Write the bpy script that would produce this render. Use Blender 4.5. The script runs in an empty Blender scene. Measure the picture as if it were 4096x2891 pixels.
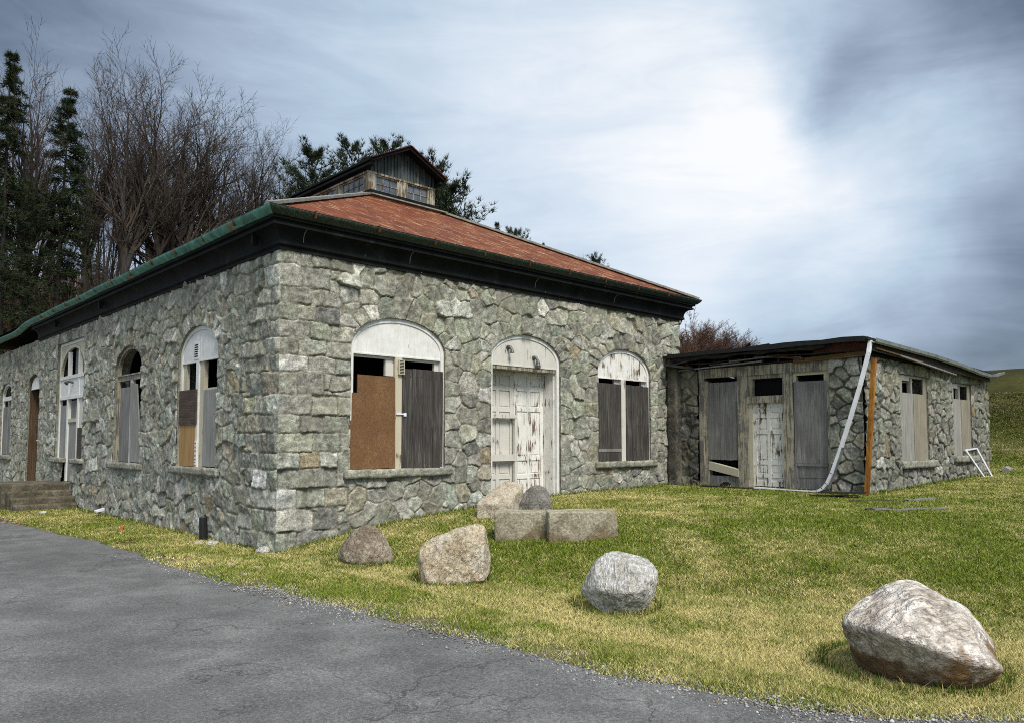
import bpy, bmesh, math, random
import numpy as np
from mathutils import Vector, Matrix
R = math.radians
rng = np.random.default_rng(7)
random.seed(7)
scn = bpy.context.scene
COL = scn.collection

# ------------------------------------------------------------------ noise (numpy)
def _h(ix, iy, iz, s):
    n = (ix * 374761393 + iy * 668265263 + iz * 1440670441 + s * 974711) & 0xFFFFFFFF
    n = ((n ^ (n >> 13)) * 1274126177) & 0xFFFFFFFF
    n = ((n ^ (n >> 16)) * 2246822519) & 0xFFFFFFFF
    return ((n ^ (n >> 15)) & 0xFFFFFF) / float(0xFFFFFF)
def vn3(x, y, z, s=0):
    x = np.asarray(x, float); y = np.asarray(y, float); z = np.asarray(z, float)
    ix = np.floor(x).astype(np.int64); iy = np.floor(y).astype(np.int64); iz = np.floor(z).astype(np.int64)
    fx = x - ix; fy = y - iy; fz = z - iz
    fx = fx*fx*(3-2*fx); fy = fy*fy*(3-2*fy); fz = fz*fz*(3-2*fz)
    r = 0
    for dx in (0, 1):
        for dy in (0, 1):
            for dz in (0, 1):
                w = (fx if dx else 1-fx)*(fy if dy else 1-fy)*(fz if dz else 1-fz)
                r = r + w*_h(ix+dx, iy+dy, iz+dz, s)
    return r*2-1
def vn(x, y, s=0):
    x = np.asarray(x, float); y = np.asarray(y, float)
    ix = np.floor(x).astype(np.int64); iy = np.floor(y).astype(np.int64)
    fx = x - ix; fy = y - iy
    fx = fx*fx*(3-2*fx); fy = fy*fy*(3-2*fy)
    r = 0
    for dx in (0, 1):
        for dy in (0, 1):
            r = r + (fx if dx else 1-fx)*(fy if dy else 1-fy)*_h(ix+dx, iy+dy, ix*0, s)
    return r*2-1
def fbm(x, y, s=0, o=4, g=.5):
    r = 0; a = 1.; t = 0
    for i in range(o):
        r = r + a*vn(x, y, s+i*17); t += a; a *= g; x = x*2.03+3.1; y = y*2.03+1.7
    return r/t
def fbm3(x, y, z, s=0, o=4, g=.5):
    r = 0; a = 1.; t = 0
    for i in range(o):
        r = r + a*vn3(x, y, z, s+i*17); t += a; a *= g; x = x*2.03+3.1; y = y*2.03+1.7; z = z*2.03+.9
    return r/t
def sstep(a, b, x):
    t = np.clip((x-a)/(b-a), 0, 1); return t*t*(3-2*t)

# ------------------------------------------------------------------ nodes
class NT:
    def __init__(s, tree): s.t = tree; s.n = tree.nodes; s.l = tree.links
    def add(s, typ, **kw):
        n = s.n.new(typ)
        for k, v in kw.items(): setattr(n, k, v)
        return n
    def put(s, sock, v):
        if isinstance(v, bpy.types.NodeSocket): s.l.new(v, sock)
        elif isinstance(v, (tuple, list)) and len(v) == 3 and sock.type == 'RGBA': sock.default_value = (*v, 1)
        else: sock.default_value = v
    def noise(s, vec, scale, detail=4, rough=.55, dist=0.):
        n = s.add('ShaderNodeTexNoise'); s.put(n.inputs['Vector'], vec)
        n.inputs['Scale'].default_value = scale; n.inputs['Detail'].default_value = detail
        n.inputs['Roughness'].default_value = rough; n.inputs['Distortion'].default_value = dist
        return n.outputs['Fac']
    def voro(s, vec, scale, feature='F1', rand=1., out='Distance'):
        n = s.add('ShaderNodeTexVoronoi', feature=feature); s.put(n.inputs['Vector'], vec)
        n.inputs['Scale'].default_value = scale; n.inputs['Randomness'].default_value = rand
        return n.outputs[out]
    def map(s, vec, scale=(1, 1, 1), rot=(0, 0, 0), loc=(0, 0, 0)):
        n = s.add('ShaderNodeMapping'); s.put(n.inputs['Vector'], vec)
        n.inputs['Scale'].default_value = scale; n.inputs['Rotation'].default_value = rot; n.inputs['Location'].default_value = loc
        return n.outputs[0]
    def ramp(s, fac, stops, interp='LINEAR'):
        n = s.add('ShaderNodeValToRGB'); s.put(n.inputs[0], fac); cr = n.color_ramp; cr.interpolation = interp
        while len(cr.elements) < len(stops): cr.elements.new(.5)
        for e, (p, c) in zip(cr.elements, stops):
            e.position = p; e.color = (*c, 1) if isinstance(c, (tuple, list)) else (c, c, c, 1)
        return n.outputs[0]
    def mix(s, fac, a, b, mode='MIX'):
        n = s.add('ShaderNodeMix', data_type='RGBA', blend_type=mode)
        s.put(n.inputs[0], fac); s.put(n.inputs[6], a); s.put(n.inputs[7], b); return n.outputs[2]
    def math(s, op, a, b=None, c=None):
        n = s.add('ShaderNodeMath', operation=op); s.put(n.inputs[0], a)
        if b is not None: s.put(n.inputs[1], b)
        if c is not None: s.put(n.inputs[2], c)
        return n.outputs[0]
    def bump(s, h, strength, dist=.02, normal=None):
        n = s.add('ShaderNodeBump'); s.put(n.inputs['Height'], h); n.inputs['Strength'].default_value = strength
        n.inputs['Distance'].default_value = dist
        if normal is not None: s.l.new(normal, n.inputs['Normal'])
        return n.outputs[0]
    def attr(s, name='Col'):
        n = s.add('ShaderNodeAttribute'); n.attribute_name = name; return n.outputs['Color']
    def obj(s):
        return s.add('ShaderNodeTexCoord').outputs['Object']
    def pos(s):
        return s.add('ShaderNodeNewGeometry').outputs['Position']

def material(name, fn, rough=.9, spec=.3, metal=0.):
    m = bpy.data.materials.new(name); m.use_nodes = True
    t = NT(m.node_tree); b = m.node_tree.nodes['Principled BSDF']
    b.inputs['Roughness'].default_value = rough; b.inputs['Specular IOR Level'].default_value = spec
    b.inputs['Metallic'].default_value = metal
    r = fn(t)
    if not isinstance(r, dict): r = {'Base Color': r}
    for k, v in r.items(): t.put(b.inputs[k], v)
    return m

def M_stone():
    def f(t):
        p = t.pos(); c = t.attr()
        n1 = t.noise(p, 9, 6, .65); n2 = t.noise(p, 46, 5, .7); n3 = t.noise(p, 1.1, 4, .6)
        c = t.mix(1., c, t.ramp(n1, [(.28, (.42, .41, .39)), (.48, (.92, .92, .9)), (.70, (1.7, 1.7, 1.66))]), 'MULTIPLY')
        c = t.mix(1., c, t.ramp(n2, [(.30, .38), (.5, 1.), (.70, 1.65)]), 'MULTIPLY')
        # lichen patches and run-off stains
        c = t.mix(t.ramp(t.noise(p, 3.2, 6, .7), [(.56, 0.), (.70, .5)]), c, (.265, .275, .20))
        c = t.mix(t.ramp(t.noise(p, 17, 4, .7), [(.60, 0.), (.68, .5)]), c, (.47, .47, .43))
        c = t.mix(t.ramp(t.noise(t.map(p, (2.2, 2.2, .22)), 1.6, 5, .6), [(.55, 0.), (.70, .45)]), c, (.085, .075, .06))
        c = t.mix(t.ramp(n3, [(.50, 0.), (.68, .5)]), c, (.25, .23, .17), 'MIX')
        sx = t.add('ShaderNodeSeparateXYZ'); t.put(sx.inputs[0], p)
        c = t.mix(t.math('MULTIPLY', t.ramp(sx.outputs[2], [(.0, 0.), (1., 1.)]) if False else t.math('SMOOTH_MIN', t.math('MULTIPLY', sx.outputs[2], .2), .9, .1), .45), c, (1.02, 1.0, .88), 'MULTIPLY')
        h = t.math('ADD', t.math('MULTIPLY', n2, .5), n1)
        return {'Base Color': c, 'Normal': t.bump(h, .55, .025)}
    return material('rubble_stone', f, .92, .2)

def M_paint(name, peel=.45, col=(.78, .78, .76), under=(.16, .11, .075), grain=(26, 26, 1.6), dirt=.35):
    def f(t):
        p = t.pos()
        g = t.noise(t.map(p, grain), 1., 6, .72)
        q = t.noise(p, 3.1, 4, .6)
        k = t.math('ADD', t.math('MULTIPLY', g, .68), t.math('MULTIPLY', q, .42))
        m = t.ramp(k, [(peel, 1.), (peel+.035, 0.)])
        pc = t.mix(t.ramp(t.noise(p, 7, 5, .65), [(.35, dirt), (.7, 0.)]), col, (.44, .39, .27))
        pc = t.mix(t.ramp(t.noise(t.map(p, (30, 30, 3)), 1, 4, .6), [(.3, .3), (.6, 0.)]), pc, (.42, .41, .38))
        uc = t.ramp(t.noise(t.map(p, (50, 50, 2)), 1., 4, .6), [(.3, tuple(u*.5 for u in under)), (.7, tuple(u*1.5 for u in under))])
        return {'Base Color': t.mix(m, pc, uc), 'Normal': t.bump(t.math('SUBTRACT', 1., m), .35, .004)}
    return material(name, f, .65, .3)

def M_wood(name, dark, mid, light, grain=(34, 34, 1.4), blot=.4, rough=.85):
    def f(t):
        p = t.pos()
        g = t.noise(t.map(p, grain), 1., 7, .68, 1.1)
        c = t.ramp(g, [(.28, dark), (.5, mid), (.74, light)])
        b = t.noise(t.map(p, (3, 3, 1.2)), 1., 4, .6)
        c = t.mix(t.ramp(b, [(.38, blot), (.62, 0.)]), c, dark)
        k = t.voro(t.map(p, (5, 5, 2.4)), 1.)
        c = t.mix(t.ramp(k, [(.05, .75), (.12, 0.)]), c, tuple(d*.6 for d in dark))
        return {'Base Color': c, 'Normal': t.bump(g, .4, .006)}
    return material(name, f, rough, .25)

def M_osb():
    def f(t):
        p = t.pos()
        v = t.voro(t.map(p, (70, 70, 34)), 1., out='Color')
        n = t.noise(p, 60, 5, .7)
        c = t.mix(.5, t.ramp(n, [(.3, (.06, .03, .014)), (.5, (.18, .095, .044)), (.7, (.34, .20, .10))]),
                  t.ramp(v, [(.2, (.10, .05, .02)), (.8, (.22, .12, .055))]))
        c = t.mix(t.ramp(t.noise(p, 2.2, 3), [(.4, .35), (.6, 0.)]), c, (.09, .043, .018))
        return {'Base Color': c, 'Normal': t.bump(n, .3, .004)}
    return material('chipboard', f, .85, .25)

def M_plain(name, col, rough=.6, spec=.4, metal=0., var=.25, scale=12):
    def f(t):
        p = t.pos(); n = t.noise(p, scale, 5, .65)
        c = t.ramp(n, [(.3, tuple(v*(1-var) for v in col)), (.7, tuple(min(1, v*(1+var)) for v in col))])
        return {'Base Color': c, 'Normal': t.bump(n, .12, .004)}
    return material(name, f, rough, spec, metal)

def M_roof():
    def f(t):
        p = t.pos()
        q = t.map(p, (1, 1, 1), (0, 0, R(50)))
        s1 = t.noise(t.map(q, (.8, 3.4, .01)), 1., 7, .7)
        s2 = t.noise(t.map(q, (2.0, 8.5, .01)), 1., 6, .70)
        w = t.noise(t.map(p, (.5, .5, .5)), 1.1, 4, .6)
        c = t.ramp(t.noise(p, 2.0, 6, .65), [(.3, (.075, .019, .008)), (.5, (.130, .032, .010)), (.68, (.19, .052, .014))])
        c = t.mix(t.ramp(s1, [(.50, 0.), (.64, .6)]), c, (.24, .060, .014))
        fl = t.math('MULTIPLY', t.ramp(s2, [(.56, 0.), (.63, 1.)]), t.ramp(w, [(.37, .10), (.54, 1.)]))
        c = t.mix(fl, c, (.52, .32, .15))
        c = t.mix(t.ramp(t.noise(t.map(q, (3.2, 12, .01)), 1., 5, .72), [(.61, 0.), (.66, .9)]), c, (.66, .56, .44))
        c = t.mix(t.ramp(t.noise(p, 30, 4, .7), [(.30, .25), (.5, 0.)]), c, (.08, .024, .010))
        return {'Base Color': c, 'Normal': t.bump(s2, .25, .01)}
    return material('rusty_roof_metal', f, .8, .25)

def M_patina(name, streak):
    def f(t):
        p = t.pos()
        n = t.noise(p, 5, 5, .6)
        if streak:
            g = t.noise(t.map(p, (46, 46, 1.2)), 1., 3, .6)
            c = t.ramp(g, [(.38, (.010, .015, .012)), (.55, (.024, .042, .031)), (.68, (.075, .10, .06))])
            c = t.mix(t.ramp(n, [(.45, 0.), (.65, .7)]), c, (.02, .022, .018))
        else:
            c = t.ramp(n, [(.3, (.025, .085, .07)), (.5, (.06, .21, .16)), (.72, (.15, .37, .27))])
            c = t.mix(t.ramp(t.noise(p, 2.3, 5, .65), [(.58, 0.), (.68, .8)]), c, (.22, .10, .03))
            c = t.mix(t.ramp(t.noise(p, 9, 5, .65), [(.55, 0.), (.72, .6)]), c, (.03, .07, .07))
        return c
    return material(name, f, .5, .4)

def M_cornice():
    def f(t):
        p = t.pos(); n = t.noise(p, 3, 6, .7)
        c = t.ramp(n, [(.35, (.006, .0066, .0066)), (.6, (.013, .0145, .014)), (.75, (.03, .04, .035))])
        c = t.mix(t.ramp(t.noise(t.map(p, (9, 9, 2)), 1., 5, .7), [(.66, 0.), (.74, .55)]), c, (.14, .17, .15))
        return c
    return material('blackened_copper', f, .7, .08)

def M_rock(name, cols, vein=None, vein_dir=(0, 0, 0), stain=None, scale=3.):
    def f(t):
        p = t.obj()
        n = t.noise(p, scale, 7, .68, .6); m = t.noise(p, scale*9, 6, .7)
        c = t.ramp(n, [(.28, cols[0]), (.48, cols[1]), (.66, cols[2])])
        c = t.mix(1., c, t.ramp(m, [(.30, .38), (.5, 1.), (.70, 1.55)]), 'MULTIPLY')
        hh = t.math('ADD', n, t.math('MULTIPLY', m, .35))
        if vein:
            q = t.map(t.map(p, (1, 1, 1), vein_dir), (.35, 1, 1))
            wv = t.add('ShaderNodeTexWave', bands_direction='Y'); t.put(wv.inputs['Vector'], q); wv.inputs['Scale'].default_value = 5.; wv.inputs['Distortion'].default_value = 14.
            wv.inputs['Detail'].default_value = 5; wv.inputs['Detail Scale'].default_value = 2.2; wv.inputs['Detail Roughness'].default_value = .65; v = wv.outputs['Fac']
            c = t.mix(t.math('MULTIPLY', t.ramp(v, [(.62, 0.), (.90, .75)]), t.ramp(t.noise(p, 3.4, 6, .7), [(.42, .05), (.60, 1.)])), c, vein)
            hh = t.math('ADD', hh, t.math('MULTIPLY', v, -.3))
        if stain:
            z = t.add('ShaderNodeSeparateXYZ'); t.put(z.inputs[0], p)
            s = t.noise(t.map(p, (1, 1, .6)), 2.6, 7, .68)
            k = t.math('ADD', s, t.math('MULTIPLY', t.math('SUBTRACT', z.outputs[2], stain[2]), -stain[1]))
            c = t.mix(t.ramp(k, [(.47, 0.), (.60, .9)]), c, t.ramp(t.noise(p, 5.5, 6, .7), [(.32, tuple(v*.35 for v in stain[0])), (.5, stain[0]), (.68, tuple(v*1.7 for v in stain[0]))]))
        c = t.mix(t.ramp(t.voro(t.map(p, (1, 1, 1)), scale*2.2, 'DISTANCE_TO_EDGE'), [(.0, .35), (.022, 0.)]), c, tuple(v*.35 for v in cols[0]))
        return {'Base Color': c, 'Normal': t.bump(hh, 1., .04)}
    return material(name, f, .9, .25)

# ------------------------------------------------------------------ meshes
def link(name, me, mats, parent=None, smooth=False):
    o = bpy.data.objects.new(name, me); COL.objects.link(o)
    for m in (mats if isinstance(mats, (list, tuple)) else [mats]): me.materials.append(m)
    if parent is not None: o.parent = parent
    if smooth: me.shade_smooth()
    return o
def fast_mesh(name, V, F, col=None):
    V = np.ascontiguousarray(V, np.float32); F = np.ascontiguousarray(F, np.int32); k = F.shape[1]
    me = bpy.data.meshes.new(name); me.vertices.add(len(V)); me.vertices.foreach_set('co', V.ravel())
    me.loops.add(F.size); me.loops.foreach_set('vertex_index', F.ravel())
    me.polygons.add(len(F)); me.polygons.foreach_set('loop_start', np.arange(0, F.size, k, dtype=np.int32))
    if col is not None:
        a = me.color_attributes.new('Col', 'FLOAT_COLOR', 'POINT')
        c = np.ones((len(V), 4), np.float32); c[:, :3] = col; a.data.foreach_set('color', c.ravel())
    me.update(calc_edges=True); me.validate(); return me
def tag(o, label, cat=None, group=None, kind=None):
    if label: o['label'] = label
    if cat: o['category'] = cat
    if group: o['group'] = group
    if kind: o['kind'] = kind
    return o
def empty(name, loc, label, cat, group=None):
    o = bpy.data.objects.new(name, None); o.location = loc; o.empty_display_size = .2; COL.objects.link(o)
    return tag(o, label, cat, group)

class Fr:                                  # a wall plane: u along it, z up, h out of it
    def __init__(s, o, U, N): s.o = Vector((*o, 0)); s.U = Vector((*U, 0)); s.N = Vector((*N, 0))
    def p(s, u, z, h=0.): return s.o + s.U*u + s.N*h + Vector((0, 0, z))
FRONT = Fr((0, 0), (1, 0), (0, -1)); LEFT = Fr((0, 0), (0, 1), (-1, 0))
ADOOR = Fr((10.6, 0), (0, -1), (-1, 0)); ASIDE = Fr((10.6, -4.76), (1, 0), (0, -1))

class MB:
    def __init__(s): s.v = []; s.f = []; s.m = []; s.k = 0
    def face(s, pts):
        i = len(s.v); s.v += [tuple(p) for p in pts]; s.f.append(tuple(range(i, i+len(pts)))); s.m.append(s.k)
    def hexa(s, c):
        i = len(s.v); s.v += [tuple(p) for p in c]
        for q in ((0, 3, 2, 1), (4, 5, 6, 7), (0, 1, 5, 4), (1, 2, 6, 5), (2, 3, 7, 6), (3, 0, 4, 7)):
            s.f.append(tuple(i+j for j in q)); s.m.append(s.k)
        return s
    def box(s, a, b):
        (x0, y0, z0), (x1, y1, z1) = a, b
        return s.hexa([(x0, y0, z0), (x1, y0, z0), (x1, y1, z0), (x0, y1, z0), (x0, y0, z1), (x1, y0, z1), (x1, y1, z1), (x0, y1, z1)])
    def fb(s, fr, u0, u1, z0, z1, h0, h1, jit=0.):
        q = [(u0, z0), (u1, z0), (u1, z1), (u0, z1)]
        if jit: q = [(u+random.uniform(-jit, jit), z+random.uniform(-jit, jit)) for u, z in q]
        return s.hexa([fr.p(u, z, h0) for u, z in q] + [fr.p(u, z, h1) for u, z in q])
    def prism(s, fr, poly, h0, h1):
        n = len(poly); i = len(s.v)
        s.v += [tuple(fr.p(u, z, h0)) for u, z in poly] + [tuple(fr.p(u, z, h1)) for u, z in poly]
        s.f.append(tuple(i+j for j in range(n))); s.f.append(tuple(i+n+j for j in reversed(range(n)))); s.m += [s.k]*2
        for j in range(n):
            k = (j+1) % n; s.f.append((i+j, i+k, i+n+k, i+n+j)); s.m.append(s.k)
        return s
    def bar(s, a, b, w, d, up=(0, 0, 1)):
        a = Vector(a); b = Vector(b); t = (b-a).normalized(); x = t.cross(Vector(up))
        if x.length < 1e-4: x = t.cross(Vector((1, 0, 0)))
        x.normalize(); y = x.cross(t); x *= w/2; y *= d/2
        return s.hexa([a-x-y, a+x-y, a+x+y, a-x+y, b-x-y, b+x-y, b+x+y, b-x+y])
    def tube(s, pts, rad, n=8):
        pts = [Vector(p) for p in pts]; rad = rad if isinstance(rad, (list, tuple)) else [rad]*len(pts); rings = []
        for i, p in enumerate(pts):
            t = (pts[min(i+1, len(pts)-1)]-pts[max(i-1, 0)]).normalized()
            x = t.orthogonal().normalized() if i == 0 else (x - t*x.dot(t)).normalized()
            y = t.cross(x); k = len(s.v)
            s.v += [tuple(p + (x*math.cos(2*math.pi*j/n)+y*math.sin(2*math.pi*j/n))*rad[i]) for j in range(n)]
            rings.append(k)
        for a, b in zip(rings, rings[1:]):
            for j in range(n): s.f.append((a+j, a+(j+1) % n, b+(j+1) % n, b+j)); s.m.append(s.k)
        s.f.append(tuple(rings[0]+j for j in reversed(range(n)))); s.f.append(tuple(rings[-1]+j for j in range(n))); s.m += [s.k]*2
        return s
    def build(s, name, mats, parent=None, fix=True, smooth=False):
        me = bpy.data.meshes.new(name); me.from_pydata(s.v, [], s.f)
        me.polygons.foreach_set('material_index', s.m)
        if fix:
            bm = bmesh.new(); bm.from_mesh(me); bmesh.ops.recalc_face_normals(bm, faces=bm.faces); bm.to_mesh(me); bm.free()
        me.update(); return link(name, me, mats, parent, smooth)

def top_of(op, u):
    t = np.clip((u-(op['u0']+op['u1'])/2)/((op['u1']-op['u0'])/2), -1, 1)
    return op['zs']+op['rise']*np.sqrt(1-t*t)
def arch_pts(op, n=28, inset=0., z0=None):
    c = (op['u0']+op['u1'])/2; w = (op['u1']-op['u0'])/2-inset; r = max(op['rise']-inset, 0)
    pts = [(c-w, op['z0'] if z0 is None else z0)]
    if op['rise'] <= 0: pts += [(c-w, op['zs']-inset), (c+w, op['zs']-inset)]
    else: pts += [(c-w*math.cos(math.pi*i/n), op['zs']+r*math.sin(math.pi*i/n)) for i in range(n+1)]
    return pts+[(c+w, op['z0'] if z0 is None else z0)]

PAL = [((.245, .245, .215), 4), ((.285, .285, .25), 4), ((.22, .222, .195), 4), ((.325, .32, .29), 3), ((.17, .17, .155), 1.6),
       ((.29, .27, .215), 1.6), ((.25, .262, .215), 3), ((.40, .40, .375), 1.), ((.27, .22, .155), .3)]
PALC = np.array([p[0] for p in PAL]); PALW = np.array([p[1] for p in PAL], float); PALW /= PALW.sum()

def stone_wall(name, fr, us, zs, ops, seed, mat, parent, cell=(.40, .30), quoins=(), depth=.04, joint=.03, mortar=(.20, .178, .142), bright=1., reveal=.3, jitter=.5, merge=.3):
    r = np.random.default_rng(seed); W0, W1 = us[0], us[-1]; Z0, Z1 = zs[0], zs[-1]
    S = []; z = Z0-.3; row = 0
    while z < Z1+.4:
        hgt = cell[1]*r.uniform(.75, 1.25); u = W0-.6+r.uniform(0, .4)
        while u < W1+.6:
            w = cell[0]*r.uniform(.6, 1.45); k = jitter
            S.append((u+w/2+r.normal(0, k*.22*cell[0]), z+hgt/2+r.normal(0, k*.55*cell[1]))); u += w
        z += hgt; row += 1
    S = np.array(S); keep = np.ones(len(S), bool); ext = []
    courses = None
    if quoins:                              # squared corner stones in courses
        rq = np.random.default_rng(99); cb = [Z0-.3]
        while cb[-1] < Z1+.4: cb.append(cb[-1]+rq.uniform(.23, .37))
        cb = np.array(cb); nc = len(cb)-1; par = (np.arange(nc)+(fr.N.x < -.5)) % 2
        ca = np.where(par, .56, .34)*rq.uniform(.85, 1.15, nc); cc_ = ca+rq.uniform(.30, .55, nc); c3 = cc_+rq.uniform(.28, .5, nc)*(rq.random(nc) < .75)
        courses = (cb, ca, cc_, c3)
    for op in ops:                          # voussoirs round the arches, blocks down the jambs
        if op['rise'] > 0:
            tp = top_of(op, S[:, 0]); inu = (S[:, 0] > op['u0']-.34) & (S[:, 0] < op['u1']+.34)
            keep &= ~(inu & (S[:, 1] < tp+.36) & (S[:, 1] > op['z0']-.04))
            c = (op['u0']+op['u1'])/2; w = (op['u1']-op['u0'])/2; n = int(math.pi*(w+op['rise']+.3)/2/.235)
            for i in range(n+1):
                a = math.pi*(i+r.normal(0, .08))/n; e = .19+r.normal(0, .02)
                ext.append((c-(w+e)*math.cos(a), op['zs']+(op['rise']+e)*math.sin(a)))
        else:
            keep &= ~((S[:, 0] > op['u0']-.3) & (S[:, 0] < op['u1']+.3) & (S[:, 1] < op['zs']+.3) & (S[:, 1] > op['z0']-.04))
            for u in np.arange(op['u0']+.1, op['u1'], .33): ext.append((u, op['zs']+.17))
        z = op['z0']+.1; k = 0
        while z < op['zs']-.05:
            for sd in (-1, 1):
                a = (.2 if (k+(sd > 0)) % 2 else .3)
                ext.append(((op['u0'] if sd < 0 else op['u1'])+sd*a*.62+r.normal(0, .015), z+.12))
            z += r.uniform(.26, .36); k += 1
    n0 = int(keep.sum())
    S = np.vstack([S[keep], np.array(ext).reshape(-1, 2)]) if ext else S[keep]
    nS = len(S); grp = np.arange(nS)
    for i in np.flatnonzero(r.random(nS) < merge):
        d = np.hypot(S[:, 0]-S[i, 0], (S[:, 1]-S[i, 1])*1.3); d[i] = 9; k = int(d.argmin())
        if grp[k] == k and grp[i] == i and k < n0 and i < n0 and not (grp == k).sum() > 1: grp[i] = k
    nQ = 0 if courses is None else len(courses[1])*3
    nT = nS+nQ; tone = PALC[r.choice(len(PALC), nT, p=PALW)]*r.uniform(.82, 1.18, (nT, 1))*r.normal(1, .018, (nT, 3))*np.array((1.10, 1.10, 1.09))
    off = r.normal(0, .32, nT)*depth*.5; tilt = r.normal(0, .10, (nT, 2)); ctr = np.vstack([S, np.zeros((nQ, 2))])
    U, Z = np.meshgrid(us, zs, indexing='ij'); nu, nz = U.shape; u = U.ravel(); zz = Z.ravel()
    pu = u+.030*fbm(u*5.5, zz*5.5, seed+1, 3)+.008*fbm(u*28, zz*28, seed+3, 2); pz = zz+.030*fbm(u*5.5, zz*5.5, seed+2, 3)+.008*fbm(u*28, zz*28, seed+4, 2)
    near = np.zeros(len(u), np.int64); edge = np.full(len(u), 9.)
    tu = np.floor((u-W0)/.8).astype(int); tz = np.floor((zz-Z0)/.8).astype(int); key = tu*1000+tz
    order = np.argsort(key, kind='stable'); ks = key[order]; cuts = np.flatnonzero(np.diff(ks))+1
    an = 1.0
    for idx in np.split(order, cuts):
        cu, cz = u[idx].mean(), zz[idx].mean()
        cand = np.flatnonzero((np.abs(S[:, 0]-cu) < 1.25) & (np.abs(S[:, 1]-cz) < 1.15))
        dx = pu[idx][:, None]-S[cand, 0]; dz = (pz[idx][:, None]-S[cand, 1])*1.12
        d = dx*dx+dz*dz; k = min(5, d.shape[1]-1); pk = np.argpartition(d, k, axis=1)[:, :k+1]
        dk = np.take_along_axis(d, pk, 1); o = np.argsort(dk, 1); pk = np.take_along_axis(pk, o, 1); dk = np.take_along_axis(dk, o, 1)
        c1 = cand[pk[:, 0]]; near[idx] = grp[c1]; e = np.full(len(idx), 9.)
        for j in range(1, k+1):
            cj = cand[pk[:, j]]; L = np.hypot(S[cj, 0]-S[c1, 0], (S[cj, 1]-S[c1, 1])*1.12)+1e-6
            e = np.where(grp[cj] == grp[c1], e, np.minimum(e, (dk[:, j]-dk[:, 0])/(2*L)))
        edge[idx] = e
    for qu, sgn in quoins:
        cb, ca, cc_, c3 = courses; qx = np.abs(u-qu)+(pu-u)*1.05; qz = zz+(pz-zz)*1.05+.02*fbm(u*1.3, zz*.7, seed+44, 2)
        ci = np.clip(np.searchsorted(cb, qz)-1, 0, len(ca)-1); lo, hi = qz-cb[ci], cb[ci+1]-qz; a1, a2, a3 = ca[ci], cc_[ci], c3[ci]
        inq = qx < a3; dv = np.minimum(lo, hi); slot = np.where(qx < a1, 0, np.where(qx < a2, 1, 2))
        du_ = np.where(slot == 0, a1-qx, np.where(slot == 1, np.minimum(qx-a1, a2-qx), np.minimum(qx-a2, a3-qx)))
        edge = np.where(inq, np.minimum(dv, du_), np.minimum(edge, qx-a3)); near = np.where(inq, nS+ci*3+slot, near)
        up_, dn_ = c3[np.clip(ci+1, 0, len(ca)-1)], c3[np.clip(ci-1, 0, len(ca)-1)]
        edge = np.where(~inq & (qx < up_), np.minimum(edge, hi), edge); edge = np.where(~inq & (qx < dn_), np.minimum(edge, lo), edge)
        ctr[nS:, 1] = np.repeat((cb[:-1]+cb[1:])/2, 3); ctr[nS:, 0] = qu+sgn*np.stack([ca/2, (ca+cc_)/2, (cc_+c3)/2], 1).ravel()
    jw = joint*(1+.6*fbm(u*2.2, zz*2.2, seed+8, 2))
    body = sstep(jw*.25, jw*.85, edge); pil = sstep(0, .035, edge)
    lu = pu-ctr[near, 0]; lz = pz-ctr[near, 1]
    fine = fbm(u*11, zz*11, seed+5, 5, .6); rid = 1-np.abs(fbm(u*6+near*3.7, zz*6, seed+6, 4))*2.4
    h = body*(depth*(.62+.38*pil)+off[near]+tilt[near, 0]*lu+tilt[near, 1]*lz+depth*.42*fine+depth*.45*np.clip(rid, -1, 1)) + (1-body)*(depth*.36+.004*fine)
    mcol = np.array(mortar)*(1+.22*fbm(u*3, zz*3, seed+9, 3))[:, None]
    vc = tone[near]*(1+.42*fine+.30*np.clip(rid, -1, 1)*.6)[:, None]
    col = np.clip((vc*body[:, None]+mcol*(1-body[:, None]))*bright, .01, .8)
    gu, gz_ = u.copy(), zz.copy(); stepv = np.repeat(np.maximum(np.gradient(us), zs[1]-zs[0])*.98, nz); snap = np.zeros(len(u), bool); dead = np.zeros(len(u), bool)
    for op in ops:
        poly = np.array(arch_pts(op, 60)); seg0 = poly; seg1 = np.roll(poly, -1, 0)
        sel = np.flatnonzero((u > op['u0']-.1) & (u < op['u1']+.1) & (zz > op['z0']-.1) & (zz < op['zs']+op['rise']+.1))
        p = np.stack([u[sel], zz[sel]], 1); best = np.full(len(sel), 9.); bp = p.copy()
        for a, b in zip(seg0, seg1):
            ab = b-a; tt = np.clip(((p-a)@ab)/(ab@ab+1e-12), 0, 1); c = a+tt[:, None]*ab; dd = np.hypot(*(p-c).T)
            m = dd < best; best[m] = dd[m]; bp[m] = c[m]
        m = best < stepv[sel]
        snap[sel[m]] = True; gu[sel[m]] = bp[m, 0]; gz_[sel[m]] = bp[m, 1]
        ins = (p[:, 0] > op['u0']) & (p[:, 0] < op['u1']) & (p[:, 1] > op['z0']) & (p[:, 1] < top_of(op, p[:, 0]))
        dead[sel[ins & ~m]] = True
    base = np.array(fr.o)[None]+gu[:, None]*np.array(fr.U)+gz_[:, None]*np.array((0, 0, 1.))
    h = np.where(snap, np.clip(h, .0, .03), h)
    V = base+h[:, None]*np.array(fr.N)
    for q in quoins:
        qu, sgn = q; hc = .02+.018*fbm(zz*7, zz*0+.5, 501, 3); w = np.clip(1-np.abs(u-qu)/.07, 0, 1); w = w*w
        V = V+((hc-h)*w)[:, None]*np.array(fr.N)-(hc*w*sgn)[:, None]*np.array(fr.U)
    I = np.arange(nu*nz).reshape(nu, nz)
    F = np.stack([I[:-1, :-1], I[1:, :-1], I[1:, 1:], I[:-1, 1:]], -1).reshape(-1, 4)
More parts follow.
